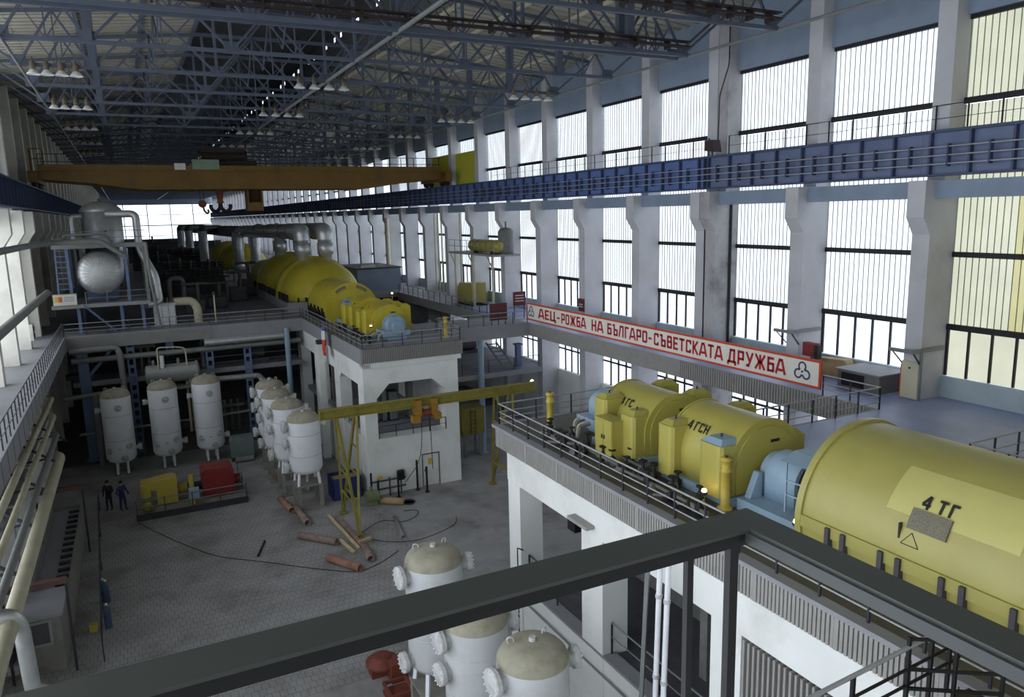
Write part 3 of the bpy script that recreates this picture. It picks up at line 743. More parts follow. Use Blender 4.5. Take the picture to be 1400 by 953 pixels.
for (u0, w0, u1, w1) in ((14.82, 0, 14.87, 2.1), (15.93, 0, 15.98, 2.1), (14.82, 2.03, 15.98, 2.1)): bx('door_frame', 'slat_dark', dr, u0, 42.33, w0, u1, 42.42, w1)
bx('door_notice', 'notice_yellow', dr, 15.25, 42.40, 1.35, 15.5, 42.42, 1.75)
bx('door_handle', 'black_iron', dr, 15.0, 42.37, .95, 15.05, 42.42, 1.1)
railing('window_guard', 'thin guard rail in the wide opening of the mid-hall foundation', [(12.25, 42.4, 3.46), (16.5, 42.4, 3.46)], .75, 1.0, (1, .5), 'rail_dark', 'rail_dark', .018)
railing('window_guard', 'guard rail in the side opening of the mid-hall foundation', [(11.6, 43.7, 3.5), (11.6, 47.9, 3.5)], .8, 1.2, (1, .5), 'rail_dark', 'rail_dark', .018)
railing('deck_railing', 'steel railing along the left edge of the mid-hall turbine deck', [(11.5, 42.3, D), (11.5, 58.7, D)], .8, 1.2)
railing('deck_railing', 'steel railing on the front edge of the mid-hall turbine deck', [(11.5, 42.3, D), (17.6, 42.3, D), (17.6, 46.3, D)], .8, 1.2)
for i, (x, z, w, h, mt) in enumerate(((13.0, 3.4, .7, 2.4, 'machine_grey'), (14.4, 3.4, .5, 1.9, 'cabinet_green'), (15.6, 3.4, .35, 3.0, 'steel_blue'), (13.8, 3.4, .25, 3.2, 'pipe_grey'))):
    mt = 'machine_grey' if mt == 'steel_blue' else mt
    lb = ('tall grey cabinet', 'low green-grey cabinet', 'grey steel post', 'grey standpipe')[i] + ' inside the wide foundation opening'
    t = thing(('cabinet', 'cabinet', 'steel_post', 'standpipe')[i], lb, ('cabinet', 'cabinet', 'post', 'pipe')[i], (x, 46.5, z))
    bx('body', mt, t, x-w/2, 46.2, z, x+w/2, 46.8, z+h); bx('top_plate', 'rail_dark', t, x-w/2-.03, 46.17, z+h, x+w/2+.03, 46.83, z+h+.05)
    bx('base_plate', 'rail_dark', t, x-w/2-.05, 46.1, z, x+w/2+.05, 46.9, z+.06)
pl = thing('white_pillar', 'slim white pillar with a flag in front of the mid-hall foundation', 'pillar', (10.95, 51.0, 0))
bx('shaft', 'white_wall', pl, 10.75, 50.75, 0, 11.2, 51.3, 8.1); bx('cap', 'rail_dark', pl, 10.75, 50.75, 8.1, 11.2, 51.3, 8.35); bx('foot', 'edge_grey', pl, 10.65, 50.65, 0, 11.3, 51.4, .12)
# hanging flag
def cloth(z0, z1, mt):
    mb = MB(); n = 14
    out = []
    for i in range(n+1):
        u = i/n; out.append((u*1.0, .07*math.sin(u*9)))
    for k in range(6):
        za = z0+(z1-z0)*k/6; zb = z0+(z1-z0)*(k+1)/6
        for i in range(n):
            a = out[i]; b = out[i+1]
            def P(p, z, o): return (10.9+p[1]*(1+.5*math.sin(z*3))+o, 49.0+p[0]*.95+.12*math.sin(z*1.7), z)
            vs = [P(a, za, 0), P(b, za, 0), P(b, zb, 0), P(a, zb, 0), P(a, za, .012), P(b, za, .012), P(b, zb, .012), P(a, zb, .012)]
            mb.add(vs, [(0, 1, 2, 3), (7, 6, 5, 4), (0, 4, 5, 1), (2, 6, 7, 3)], True)
    return mb.obj('cloth', mt, fl)
fl = thing('flag', 'white and red flag with a blue top hanging on the mid-hall deck edge', 'flag', (10.95, 49.5, 7.6))
cloth(7.55, 8.6, 'cloth_red'); cloth(8.6, 9.2, 'cloth_white'); cloth(9.2, 9.5, 'cloth_blue')
rod('flag_pole', 'rod_grey', fl, (11.4, 49.5, 8.3), (10.95, 49.5, 9.7), .02, 6)
# left walkway and far decks
lw = thing('left_walkway', 'grey walkway with slatted edge along the white columns of the left wall', 'walkway', (-5.8, 40, D))
bx('slab', 'edge_grey', lw, -7.2, 14, 8.6, -4.45, 58.6, D); bx('fascia_panel', 'edge_grey', lw, -4.45, 14, 8.05, -4.36, 58.6, D+.02)
y = 24
while y < 58.4: bx('fascia_seam', 'slat_dark', lw, -4.36, y, 8.07, -4.35, y+.03, 8.93); y += 1.5
railing('deck_railing', 'dark steel railing along the left walkway', [(-4.45, 20, D), (-4.45, 58.6, D)], .95, 1.0, (1, .5), 'rail_dark', 'rod_grey')
fd = thing('far_deck', 'grey deck of the far half of the hall behind the white tanks', 'deck', (3, 80, D))
bx('slab', 'deck_grey', fd, -7.2, 58.8, 8.5, 11.4, 284.6, D)
bx('slab', 'deck_grey', fd, 11.4, 62, 8.5, 18.2, 284.6, D)
bx('slab', 'deck_grey', fd, 18.2, 73, 8.5, 28.2, 284.6, D)
bx('slab', 'deck_grey', fd, 23.9, 58.6, 8.5, 28.24, 73, D)
bx('fascia_panel', 'edge_grey', fd, -4.4, 58.6, 8.02, 11.4, 58.8, D+.02)
mb = MB(); x = -4.3
while x < 5: mb.box(x, 58.56, 8.05, x+.06, 58.6, 8.9); x += .13
stuff(mb.obj('fascia_ribs', 'slat_grey', fd))
bx('edge_band', 'edge_grey', fd, 23.8, 50.5, 8.2, 23.9, 73, D+.02)
railing('deck_railing', 'steel railing along the cross deck above the three white tanks', [(-4.4, 58.7, D), (11.3, 58.7, D)], .85, 1.3)
railing('deck_railing', 'steel railing along the side walkway behind the far exciters', [(23.9, 50.5, D), (23.9, 72.8, D)], .85, 1.4)

# ================================================================ the banner
GL = {'А': (.78, [(0, 0, .31, 1), (.78, 0, .47, 1), (.18, .27, .6, .27), (.3, .92, .48, .92)]),
 'Е': (.6, [(.1, 0, .1, 1), (.1, .09, .6, .09), (.1, .5, .52, .5), (.1, .91, .6, .91)]),
 'Ц': (.8, [(.1, 0, .1, 1), (.6, 0, .6, 1), (.0, .09, .8, .09), (.74, -.14, .74, .15)]),
 '-': (.4, [(.02, .45, .38, .45)]),
 'Р': (.64, [(.1, 0, .1, 1), (.1, .91, .6, .91), (.1, .42, .6, .42), (.55, .36, .55, .97)]),
 'О': (.68, [(.1, .06, .1, .94), (.58, .06, .58, .94), (.1, .09, .58, .09), (.1, .91, .58, .91)]),
 'Ж': (.98, [(.49, 0, .49, 1), (.06, 0, .44, .56), (.06, 1, .44, .44), (.92, 0, .54, .56), (.92, 1, .54, .44)]),
 'Б': (.64, [(.1, 0, .1, 1), (.1, .91, .6, .91), (.1, .55, .6, .55), (.1, .09, .6, .09), (.55, .04, .55, .6)]),
 'Н': (.68, [(.1, 0, .1, 1), (.58, 0, .58, 1), (.1, .5, .58, .5)]),
 'Ъ': (.78, [(.26, 0, .26, 1), (0, .91, .3, .91), (.26, .52, .74, .52), (.26, .09, .74, .09), (.69, .04, .69, .57)]),
 'Л': (.72, [(.62, 0, .62, 1), (.24, .91, .66, .91), (.26, 1, .06, 0)]),
 'Г': (.56, [(.1, 0, .1, 1), (.1, .91, .56, .91)]),
 'С': (.64, [(.1, .06, .1, .94), (.1, .09, .62, .09), (.1, .91, .62, .91), (.55, .68, .55, .94), (.55, .06, .55, .3)]),
 'В': (.64, [(.1, 0, .1, 1), (.1, .91, .56, .91), (.1, .52, .58, .52), (.1, .09, .6, .09), (.53, .5, .53, .95), (.56, .05, .56, .54)]),
 'Т': (.64, [(.32, 0, .32, 1), (0, .91, .64, .91)]),
 'К': (.68, [(.1, 0, .1, 1), (.16, .46, .6, 1), (.2, .56, .62, 0)]),
 'Д': (.84, [(0, .09, .84, .09), (.06, -.14, .06, .12), (.78, -.14, .78, .12), (.66, .05, .66, 1), (.28, .91, .7, .91), (.3, 1, .18, .06)]),
 'У': (.72, [(.06, 1, .37, .42), (.68, 1, .26, .0), (.06, .08, .32, .08)]),
 '4': (.66, [(.46, 0, .46, 1), (.46, 1, .04, .34), (.02, .32, .64, .32)])}
def glyph(ch, fn, th, s=.17):
    mb = MB()
    for x0, y0, x1, y1 in GL[ch][1]:
        d = Vector((x1-x0, y1-y0)); n = Vector((-d.y, d.x)).normalized()*s/2
        mb.prism([(x0+n.x, y0+n.y), (x1+n.x, y1+n.y), (x1-n.x, y1-n.y), (x0-n.x, y0-n.y)], fn, 0, th)
    return mb
bn = thing('banner', 'long cream banner with red border and red Cyrillic lettering on the walkway railing', 'banner', (24.4, 33.7, 9.2))
BY0, BY1, BZ0, BZ1, BXX = 46.3, 21.05, 9.19, 10.37, 24.4
n = 14
for i in range(n):
    a = BY0+(BY1-BY0)*i/n; b = BY0+(BY1-BY0)*(i+1)/n
    bx('banner_panel', 'banner_cream', bn, BXX, a-.004, BZ0+.08, BXX+.05, b+.004, BZ1-.08)
for z in (BZ0, BZ1-.1): bx('border_strip', 'sign_red', bn, BXX-.012, BY0, z, BXX+.06, BY1, z+.1)
for yy in (BY0-.1, BY1): bx('border_strip', 'sign_red', bn, BXX-.012, yy, BZ0+.1, BXX+.06, yy+.1, BZ1-.1)
K = 1.0208
def word(txt, ya, yb, z0=BZ0+.27, h=.66):
    w = sum(GL[c][0] for c in txt) + .16*(len(txt)-1)
    k = (ya-yb)/w; u = 0
    for c in txt:
        u0 = u
        fn = lambda a, b, t, u0=u0: (BXX-.004-t*1, ya-(u0+a)*k, z0+b*h)
        glyph(c, fn, .012, .175).obj('letter', 'letter_red', bn)
        u += GL[c][0]+.16
word('АЕЦ-', 43.7*K, 40.95*K); word('РОЖБА', 40.75*K, 37.9*K); word('НА', 37.25*K, 36.05*K)
word('БЪЛГАРО-', 35.6*K, 31.5*K); word('СЪВЕТСКАТА', 31.3*K, 26.2*K); word('ДРУЖБА', 25.85*K, 22.45*K)
def emblem(yc, zc, s):
    def ring(cy, cz, r, w, a0, a1):
        m_ = 18; pts = []
        for i in range(m_+1):
            a = a0+(a1-a0)*i/m_; pts.append((cy+r*math.cos(a), cz+r*math.sin(a), a))
        mb = MB()
        for (y0, z0, a), (y1, z1, b) in zip(pts[:-1], pts[1:]):
            q = [(cy+(r+w)*math.cos(a), cz+(r+w)*math.sin(a)), (cy+(r+w)*math.cos(b), cz+(r+w)*math.sin(b)), (cy+(r-w)*math.cos(b), cz+(r-w)*math.sin(b)), (cy+(r-w)*math.cos(a), cz+(r-w)*math.sin(a))]
            mb.prism(q, lambda u, v, t: (BXX-.004-t, u, v), 0, .012)
        return mb.obj('emblem_loop', 'emblem_blue', bn)
    for k_ in range(3):
        a = PI/2+k_*2*PI/3
        ring(yc+.2*s*math.cos(a)*1.15, zc+.2*s*math.sin(a), .17*s, .035*s, a-2.5, a+2.5)
    MB().cyl((BXX, yc, zc), (BXX-.016, yc, zc), .05*s, 12).obj('emblem_core', 'emblem_blue', bn)
emblem(44.75*K, 9.77, 1.05); emblem(21.55*K, 9.78, 1.05)
# maroon boards by the cross walkway
t = thing('notice_board', 'dark maroon board behind the railing left of the banner', 'board', (22.2, 46.45, 9.2))
bx('panel', 'maroon', t, 21.6, 46.42, 9.3, 22.9, 46.48, 10.45)
for x in (21.7, 22.75): bx('leg', 'lug_grey', t, x, 46.42, D, x+.06, 46.48, 9.3)
for z in (9.3, 9.67, 10.04, 10.42): bx('batten', 'lug_grey', t, 21.6, 46.39, z, 22.9, 46.43, z+.05)
t = thing('notice_board', 'small maroon notice with pale lines on a post near the banner end', 'board', (25.0, 48.6, D))
bx('panel', 'maroon', t, 24.5, 48.58, 9.9, 25.5, 48.64, 10.9)
for z in (10.2, 10.4, 10.6): bx('text_line', 'notice_white', t, 24.65, 48.565, z, 25.35, 48.58, z+.06)
for x in (24.6, 25.4): beam('post', 'rail_dark', t, (x, 48.66, D), (x, 48.66, 10.9), .05)

t = thing('wall_plaque', 'small dark red plaque on a column just above the banner', 'plaque', (26.85, 43.1, 10.0))
bx('panel', 'maroon', t, 26.8, 42.75, 9.9, 26.86, 43.4, 10.75); bx('text_line', 'notice_white', t, 26.785, 42.85, 10.35, 26.8, 43.3, 10.4); bx('text_line', 'notice_white', t, 26.785, 42.85, 10.2, 26.8, 43.3, 10.25)
# ================================================================ turbine sets on the decks
AX = 14.4
def arc(r, zc, a0, a1, n, x=AX, rz=None):
    return [(x+r*math.cos(math.radians(a0+(a1-a0)*i/n)), zc+(rz or r)*math.sin(math.radians(a0+(a1-a0)*i/n))) for i in range(n+1)]
def arch(r, zc, zb, n=28, x=AX):
    return [(x+r, zb)] + arc(r, zc, 0, 180, n, x) + [(x-r, zb)]
def set_on_deck(Y, far, who):
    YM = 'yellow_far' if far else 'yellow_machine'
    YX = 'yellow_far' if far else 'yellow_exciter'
    def px(mb, poly, d0, d1, smooth=True): return mb.prism(poly, FY, Y(d0), Y(d1), smooth)
    def seg(nm, mt, par, x0, d0, z0, x1, d1, z1): return bx(nm, mt, par, x0, Y(d0), z0, x1, Y(d1), z1)
    # --- blue end bearing
    t = thing('end_bearing', 'light blue end bearing with oil pipes at the tip of the ' + who, 'bearing', (AX, Y(2.4), D))
    seg('pedestal', 'machine_blue', t, AX-.95, 2.2, D+.25, AX+.75, 3.8, D+.6)
    seg('pedestal_foot', 'machine_blue', t, AX-.6, 2.4, D, AX+.6, 3.7, D+.25)
    px(MB(), arch(.58, D+.85, D+.5, 18), 2.4, 3.15).obj('bearing_cap', 'machine_blue', t)
    px(MB(), arch(.36, D+.85, D+.5, 14), 2.05, 2.42).obj('cap_end', 'machine_blue', t)
    px(MB(), arch(.68, D+.85, D+.5, 18), 3.15, 3.27).obj('cap_flange', 'machine_blue', t)
    for k in range(4):
        pipe('oil_pipe', 'machine_grey' if k % 2 else 'pipe_cream', t, [(AX-.8-.1*k, Y(2.4+.3*k), D+.5), (AX-1.15-.12*k, Y(2.4+.3*k), D+.45), (AX-1.25-.12*k, Y(2.45+.3*k), D+.02)], .045, .12, 8)
    # --- the two exciters
    def exciter(nm, label, d0, d1, r, boxes, txt):
        t = thing(nm, label, 'exciter', (AX, Y((d0+d1)/2), D))
        seg('bed_plate', 'machine_blue', t, AX-1.35, d0-.15, D, AX+1.35, d1+.15, D+.24)
        px(MB(), arch(r, D+.9, D+.24), d0, d1).obj('casing', YX, t)
        for d, e in ((d0, -1), (d1, 1)):
            px(MB(), arch(r-.16, D+.9, D+.26, 24), d, d+e*.05).obj('end_cover', YX, t)
            px(MB(), arch(r+.03, D+.9, D+.24, 24), d-e*.05, d+e*.012).obj('casing_rim', YX, t)
        seg('slot', 'letter_black', t, AX+.1, d1+.05 if not far else d0-.05, D+1.5, AX+.4, d1+.06 if not far else d0-.06, D+1.58)
        for (b0, b1, zt, side) in boxes:
            x0, x1 = (AX-1.55, AX-.75) if side < 0 else (AX+.75, AX+1.5)
            fy0, fy1 = Y(b0), Y(b1); ym = (fy0+fy1)/2
            mb = MB()
            poly = [(x0+.1, min(fy0, fy1)), (x1, min(fy0, fy1)), (x1, max(fy0, fy1)), (x0+.1, max(fy0, fy1)), (x0+.02, max(fy0, fy1)-.06), (x0, max(fy0, fy1)-.16), (x0, min(fy0, fy1)+.16), (x0+.02, min(fy0, fy1)+.06)]
            mb.prism(poly, FZ, D+.22, zt)
            o = mb.obj('air_duct', YX, t)
            q = MB(); a = min(fy0, fy1)+.05; b = max(fy0, fy1)-.05
            lo = [(x0+.05, a), (x1-.03, a), (x1-.03, b), (x0+.05, b)]; hi = [(x0+.2, a+.12), (x1-.15, a+.12), (x1-.15, b-.12), (x0+.2, b-.12)]
            q.add([(u, v, zt) for u, v in lo]+[(u, v, zt+.13) for u, v in hi], [(0, 1, 5, 4), (1, 2, 6, 5), (2, 3, 7, 6), (3, 0, 4, 7), (4, 5, 6, 7), (3, 2, 1, 0)])
            q.obj('duct_cap', 'machine_blue' if (txt == '4ГСН' and b0 > 9 and side < 0) else YX, o)
            rod('lifting_eye', 'rail_dark', o, (x0+.4, ym, zt+.1), (x0+.4, ym, zt+.22), .03, 6)
        if txt and not far:
            ang = math.radians(148); n = Vector((math.cos(ang), 0, math.sin(ang))); up = Vector((-math.sin(ang), 0, math.cos(ang)))
            up = Vector((math.sin(math.radians(32)), 0, math.cos(math.radians(32))))*1.0
            ang2 = math.radians(147)
            c = Vector((AX, 0, D+.9)) + Vector((math.cos(ang2), 0, math.sin(ang2)))*(r+.004)
            nn = Vector((math.cos(ang2), 0, math.sin(ang2))); upv = Vector((math.sin(ang2), 0, -math.cos(ang2)))
            u = 0; y0 = Y(d0+.56 if txt == '4ГСН' else d0+.85)
            for ch in txt:
                fn = lambda a, b, w, u=u: tuple(Vector((c.x, y0-(u+a)*.24, c.z)) + upv*(b*.27) + nn*(w+.006))
                glyph(ch, fn, .004, .17).obj('letter', 'letter_black', t)
                u += GL[ch][0]+.2+(.22 if ch == '4' else 0)
        return t
    exciter('auxiliary_exciter', 'smaller yellow exciter with side ducts next to the blue bearing of the ' + who, 3.95, 6.4, 1.12,
            [(4.2, 4.86, D+1.72, -1), (5.66, 6.36, D+1.5, -1), (4.1, 4.7, D+1.85, 1), (5.7, 6.3, D+1.85, 1)], '4ГС')
    exciter('main_exciter', 'larger yellow exciter with side ducts beside the generator of the ' + who, 7.6, 10.1, 1.22,
            [(7.5, 8.16, D+1.65, -1), (9.25, 10.1, D+1.6, -1), (7.6, 8.2, D+1.85, 1), (9.3, 10.0, D+1.5, 1)], '4ГСН')
    if not far:
        cb = thing('control_cabinet', 'yellow two-door control cabinet standing against the smaller near exciter', 'cabinet', (12.7, Y(5.4), D))
        bx('body', YX, cb, 12.45, Y(5.85), D, 12.95, Y(4.95), D+1.28)
        for a, b in ((4.97, 5.39), (5.41, 5.83)):
            dd = bx('door', YX, cb, 12.43, Y(b), D+.04, 12.45, Y(a), D+1.24)
            bx('door_handle', 'rail_dark', dd, 12.4, Y(5.36 if a < 5.1 else 5.48), D+.7, 12.43, Y(5.32 if a < 5.1 else 5.44), D+.82)
        bx('top_plate', YX, cb, 12.42, Y(5.88), D+1.28, 12.97, Y(4.92), D+1.31)
    # --- coupling bearings in light blue
    t = thing('coupling_bearing', 'light blue bearing pedestal between generator and larger exciter of the ' + who, 'bearing', (AX, Y(11.4), D))
    seg('base', 'machine_blue', t, AX-1.2, 10.35, D, AX+.9, 12.8, D+.3)
    px(MB(), arch(.62, D+.85, D+.3, 18), 10.7, 11.65).obj('bearing_hood', 'machine_blue', t)
    px(MB(), arch(.5, D+.85, D+.3, 14), 10.4, 10.7).obj('cap', 'machine_blue', t)
    px(MB(), arch(.5, D+.85, D+.3, 18), 11.65, 12.2).obj('brush_gear', 'black_iron', t)
    MB().prism([(AX-1.0, D+.3), (AX-.6, D+.3), (AX-.6, D+.95), (AX-.72, D+.95)], FY, Y(10.4), Y(10.6)).obj('bracket', 'machine_blue', t)
    for d in (11.6, 12.35):
        for x in (AX-.85, AX+.5): beam('cage_post', 'machine_blue', t, (x, Y(d), D+.3), (x, Y(d), D+1.6), .04)
    for z in (.75, 1.1): beam('cage_bar', 'machine_blue', t, (AX-.85, Y(11.6), D+z), (AX-.85, Y(12.35), D+z), .035)
    MB().prism([(AX-.95, D+1.58), (AX-.5, D+1.75), (AX+.3, D+1.75), (AX+.6, D+1.6), (AX+.3, D+1.7), (AX-.5, D+1.7)], FY, Y(11.5), Y(12.5)).obj('cage_roof', 'machine_blue', t)
    # --- generator
    d1 = 19.0 if far else 26.0
    g = thing('generator', 'large yellow generator on the ' + who, 'generator', (AX, Y(16), D))
    prof = arc(1.9, D+.85, -26, 206, 44)
    px(MB(), prof, 12.95, d1).obj('casing', YM, g)
    px(MB(), arc(1.96, D+.85, -26, 206, 44), 12.9, 13.06).obj('casing_rim', YM, g)
    ec = px(MB(), arc(1.45, D+.85, 0, 360, 40), 12.82, 12.95).obj('end_shield', YM, g)
    if far:
        for a in (118, 62):
            mb = MB(); pp = arc(1.8, D+.85, a-14, a+14, 6) + arc(1.6, D+.85, a+14, a-14, 6)
            mb.prism(pp, FY, Y(12.84), Y(12.9)); mb.obj('vent_slot', 'mesh_grey', g)
        px(MB(), arc(.75, D+.85, 0, 360, 24), 12.3, 12.85).obj('shaft_hood', YM, g)
    for k in range(7 if far else 10):
        for o in (0, .38):
            d = 13.8 + k*1.25 + o
            if d > d1-.2: continue
            x = AX-1.9
            seg('foot_lug', 'lug_grey' if not far else 'black_iron', g, x-.12, d-.05, D, x+.08, d+.05, D+.95)
            seg('lug_cap', 'lug_grey' if not far else 'black_iron', g, x-.14, d-.07, D+.25, x+.02, d+.1, D+.45)
    bx('side_flange', YM, g, AX-1.95, min(Y(13.0), Y(d1)), D+.72, AX-1.85, max(Y(13.0), Y(d1)), D+.98)
    if not far:
        # lighter painted panel, lettering and screen on the flank
        def onflank(a): return AX+(1.905)*math.cos(math.radians(a)), D+.85+1.905*math.sin(math.radians(a))
        mb = MB(); N_ = 16
        an = [122+30*k/N_ for k in range(N_+1)]
        vs = []
        for a in an:
            xa, za = onflank(a); vs += [(xa, 6.75, za), (xa, 9.25, za)]
        mb.add(vs, [(2*k, 2*k+2, 2*k+3, 2*k+1) for k in range(N_)], True)
        mb.obj('pale_panel', 'yellow_light', g)
        def patch(a0, a1, y0, y1, lift, nm, mt):
            mb = MB()
            for k in range(4):
                a = a0+(a1-a0)*k/4; b = a0+(a1-a0)*(k+1)/4
                p = []
                for an_ in (a, b):
                    for rr in (1.9, 1.9+lift): p.append((AX+rr*math.cos(math.radians(an_)), D+.85+rr*math.sin(math.radians(an_))))
                mb.prism([p[0], p[1], p[3], p[2]], FY, y0, y1)
            return mb.obj(nm, mt, g)
        patch(147, 159, 7.95, 8.72, .05, 'air_screen', 'mesh_grey')
        c_a = 146
        c = Vector((AX, 0, D+.85)) + Vector((math.cos(math.radians(c_a)), 0, math.sin(math.radians(c_a))))*1.905
        nn = Vector((math.cos(math.radians(c_a)), 0, math.sin(math.radians(c_a)))); upv = Vector((-nn.z*-1, 0, 0))
        upv = Vector((nn.z, 0, -nn.x)); u = 0
        for ch in '4ТГ':
            fn = lambda a, b, w, u=u: tuple(Vector((c.x, 8.62-(u+a)*.26, c.z)) + upv*(b*.27) + nn*(w+.008))
            glyph(ch, fn, .005, .2).obj('letter', 'letter_black', g)
            u += GL[ch][0]+.24+(.25 if ch == '4' else 0)
        # warning triangle drawn on the flank
        for (y0, a0, y1, a1) in ((8.78, 168.5, 8.6, 161), (8.6, 161, 8.42, 168.5), (8.42, 168.5, 8.78, 168.5)):
            xa, za = onflank(a0); xb, zb = onflank(a1)
            beam('triangle_mark', 'letter_black', g, (xa, y0, za), (xb, y1, zb), .012)
        bx('sight_glass', 'rail_dark', g, AX-1.86, 8.82, D+1.3, AX-1.78, 8.85, D+1.6)
    return g
near_set = set_on_deck(lambda d: 24.15-d, False, 'near deck')
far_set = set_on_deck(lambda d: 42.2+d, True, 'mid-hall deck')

# small valves and pipe stubs between railing and exciters
def valve(x, y, k, label, group):
    t = thing('oil_valve', label, 'valve', (x, y, D), group)
    a = shared(('valve', k % 3), lambda: MB().tube([(-.05, -.3, .12), (0, 0, .14), (.04, .3+.1*(k % 3), .12)], .05, 8, .1).cyl((-.03, -.34, .12), (-.03, -.28, .12), .1, 8).mesh('valve_pipe_piece', 'machine_grey'))
    b = shared('valve_body', lambda: MB().lathe([(.05, 0), (.1, .05), (.11, .2), (.05, .26), (.03, .42)], None, 10).mesh('valve_body_piece', 'black_iron'))
    c = shared('valve_wheel', lambda: MB().lathe([(.1, .42), (.12, .43), (.12, .46), (.1, .47)], None, 12).mesh('valve_wheel_piece', 'black_iron'))
    s = .8+.35*random.random(); M = T(x, y, D) @ RZ(random.uniform(-.9, .9)) @ Matrix.Scale(s, 4)
    link('pipe_stub', a, M, t); link('valve_body', b, M, t); link('handwheel', c, M, t)
random.seed(11)
for i in range(24):
    valve(12.35+random.uniform(-.3, .35) + (0 if i % 3 else .25), 22.3-i*.36, i, 'small black handwheel valve on the near deck, %s from its far end' % ORD[i], 'oil valves on the near deck')
for i in range(18):
    valve(12.5+random.uniform(-.3, .3), 43.7+i*.42, i, 'small dark valve beside the mid-hall exciters, %s from the deck front' % ORD[i], 'oil valves on the mid-hall deck')
for i, (x, ya, yb) in enumerate(((12.15, 14.2, 17.6), (12.75, 16.6, 19.6), (12.3, 17.8, 21.6))):
    t = tag(pipe('oil_line', 'machine_grey', None, [(x, ya, D+.02), (x, ya, D+.16), (x+.05, (ya+yb)/2, D+.16), (x, yb, D+.16), (x, yb, D+.02)], .05, .1, 8), ('grey oil line on the near deck in front of the larger exciter', 'grey oil line on the near deck between the two exciters', 'grey oil line on the near deck in front of the yellow cabinet')[i], 'pipe')
hatch = tag(MB().box(11.8, 13.3, D, 12.7, 15.2, D+.015).obj('floor_plate', 'rail_dark'), 'dark steel floor plate on the near deck beside the railing', 'plate')
def stand_pipe(x, y, h, label):
    t = thing('yellow_standpipe', label, 'pipe', (x, y, D))
    link('pipe', MB().lathe([(.2, 0), (.2, .06), (.12, .08), (.12, h*.72), (.145, h*.73), (.145, h*.78), (.12, h*.79), (.12, h-.08), (.15, h-.07), (.15, h), (.02, h+.02)], None, 16).mesh('standpipe_piece', 'yellow_deep'), T(x, y, D), t)
    bx('cap_bolt', 'rail_dark', t, x-.03, y-.03, D+h, x+.03, y+.03, D+h+.06)
stand_pipe(12.75, 22.6, 1.3, 'yellow standpipe at the far end of the near deck')
stand_pipe(12.95, 13.95, 1.35, 'yellow standpipe in front of the larger near exciter')
stand_pipe(17.2, 43.6, 1.3, 'yellow standpipe at the corner of the mid-hall deck')
def work_lamp(x, y, z, label, bulb='bulb_warm', r=.07):
    t = thing('work_lamp', label, 'lamp', (x, y, z))
    beam('stem', 'yellow_deep', t, (x, y, z), (x, y, z+.35), .04)
    link('bulb', shared(('bulb', bulb), lambda: MB().lathe([(0, -1), (.7, -.7), (1, 0), (.7, .7), (0, 1)], None, 10).mesh('bulb_piece', bulb)), T(x, y, z+.42) @ Matrix.Scale(r, 4), t)
    link('lamp_collar', shared('collar', lambda: MB().lathe([(.05, .3), (.09, .34), (.09, .37), (.05, .4)], None, 10).mesh('collar_piece', 'rail_dark')), T(x, y, z), t)
work_lamp(12.6, 14.35, D, 'lit warm lamp at the foot of the larger near exciter')
work_lamp(13.0, 11.7, D+.05, 'lit warm lamp beside the near generator end')
work_lamp(12.9, 45.15, D+.5, 'lit warm lamp in front of the mid-hall exciter')
work_lamp(15.9, 50.0, D+1.9, 'lit warm lamp behind the mid-hall exciters')

# ---------------------------------------------------------------- low-pressure turbines and steam pipes of the mid-hall set
def lp_turbine(y0, y1, label, x=14.7, sc_=1.0):
    t = thing('turbine_casing', label, 'turbine', (x, (y0+y1)/2, D))
    L = y1-y0
    prof = [(0, .52), (.03, .62), (.12, .86), (.22, .96), (.38, .99), (.44, 1.0), (.46, 1.05), (.54, 1.05), (.56, 1.0), (.62, .99), (.78, .96), (.88, .86), (.97, .62), (1, .52)]
    n = 30; vs = []; fs = []
    for f, r in prof:
        vs += [(x+3.35*sc_*r*math.cos(PI*i/n), y0+f*L, D+.75+3.3*sc_*r*math.sin(PI*i/n)) for i in range(n+1)]
    for k in range(len(prof)-1):
        for i in range(n): fs.append((k*(n+1)+i, k*(n+1)+i+1, (k+1)*(n+1)+i+1, (k+1)*(n+1)+i))
    mb = MB(); mb.add(vs, fs, True); mb.add(vs[:n+1], [tuple(range(n+1))]); mb.add(vs[-n-1:], [tuple(range(n+1))])
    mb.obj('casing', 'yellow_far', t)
    bx('plinth', 'edge_grey', t, x-3.5, y0-.2, D, x+3.5, y1+.2, D+.75)
    for k in range(9):
        yy = y0+.6+k*(L-1.2)/8
        bx('anchor_lug', 'black_iron', t, x-3.52, yy-.13, D+.75, x-3.3, yy+.13, D+1.35)
    for k in range(5):
        xx = x-2.6+k*.62
        bx('anchor_lug', 'black_iron', t, xx-.06, y0-.15, D+.75, xx+.06, y0+.1, D+1.1)
    return t
lp_turbine(63.2, 73.4, 'big humped yellow turbine casing right behind the mid-hall generator')
lp_turbine(74.2, 84.4, 'second humped yellow turbine casing under the silver steam pipes')
hp = thing('high_pressure_turbine', 'lower yellow high-pressure turbine casing behind the humped casings', 'turbine', (14.5, 89, D))
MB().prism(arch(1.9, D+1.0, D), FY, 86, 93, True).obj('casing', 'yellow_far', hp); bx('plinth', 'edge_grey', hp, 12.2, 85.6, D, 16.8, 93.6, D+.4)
for y0, lb in ((112, 'yellow turbine casing of the third set deep in the hall'), (126, 'farthest yellow turbine casing deep in the hall')):
    lp_turbine(y0, y0+10, lb)
def riser(x, y, z0, z1, parent, r=.55):
    me = shared(('riser', z1-z0, r), lambda: MB().lathe([(r, 0), (r, .7), (r*1.28, .75), (r*1.28, 1.75), (r, 1.8), (r, z1-z0)], None, 20).mesh('riser_piece', 'silver_foil'))
    return link('riser', me, T(x, y, z0), parent)
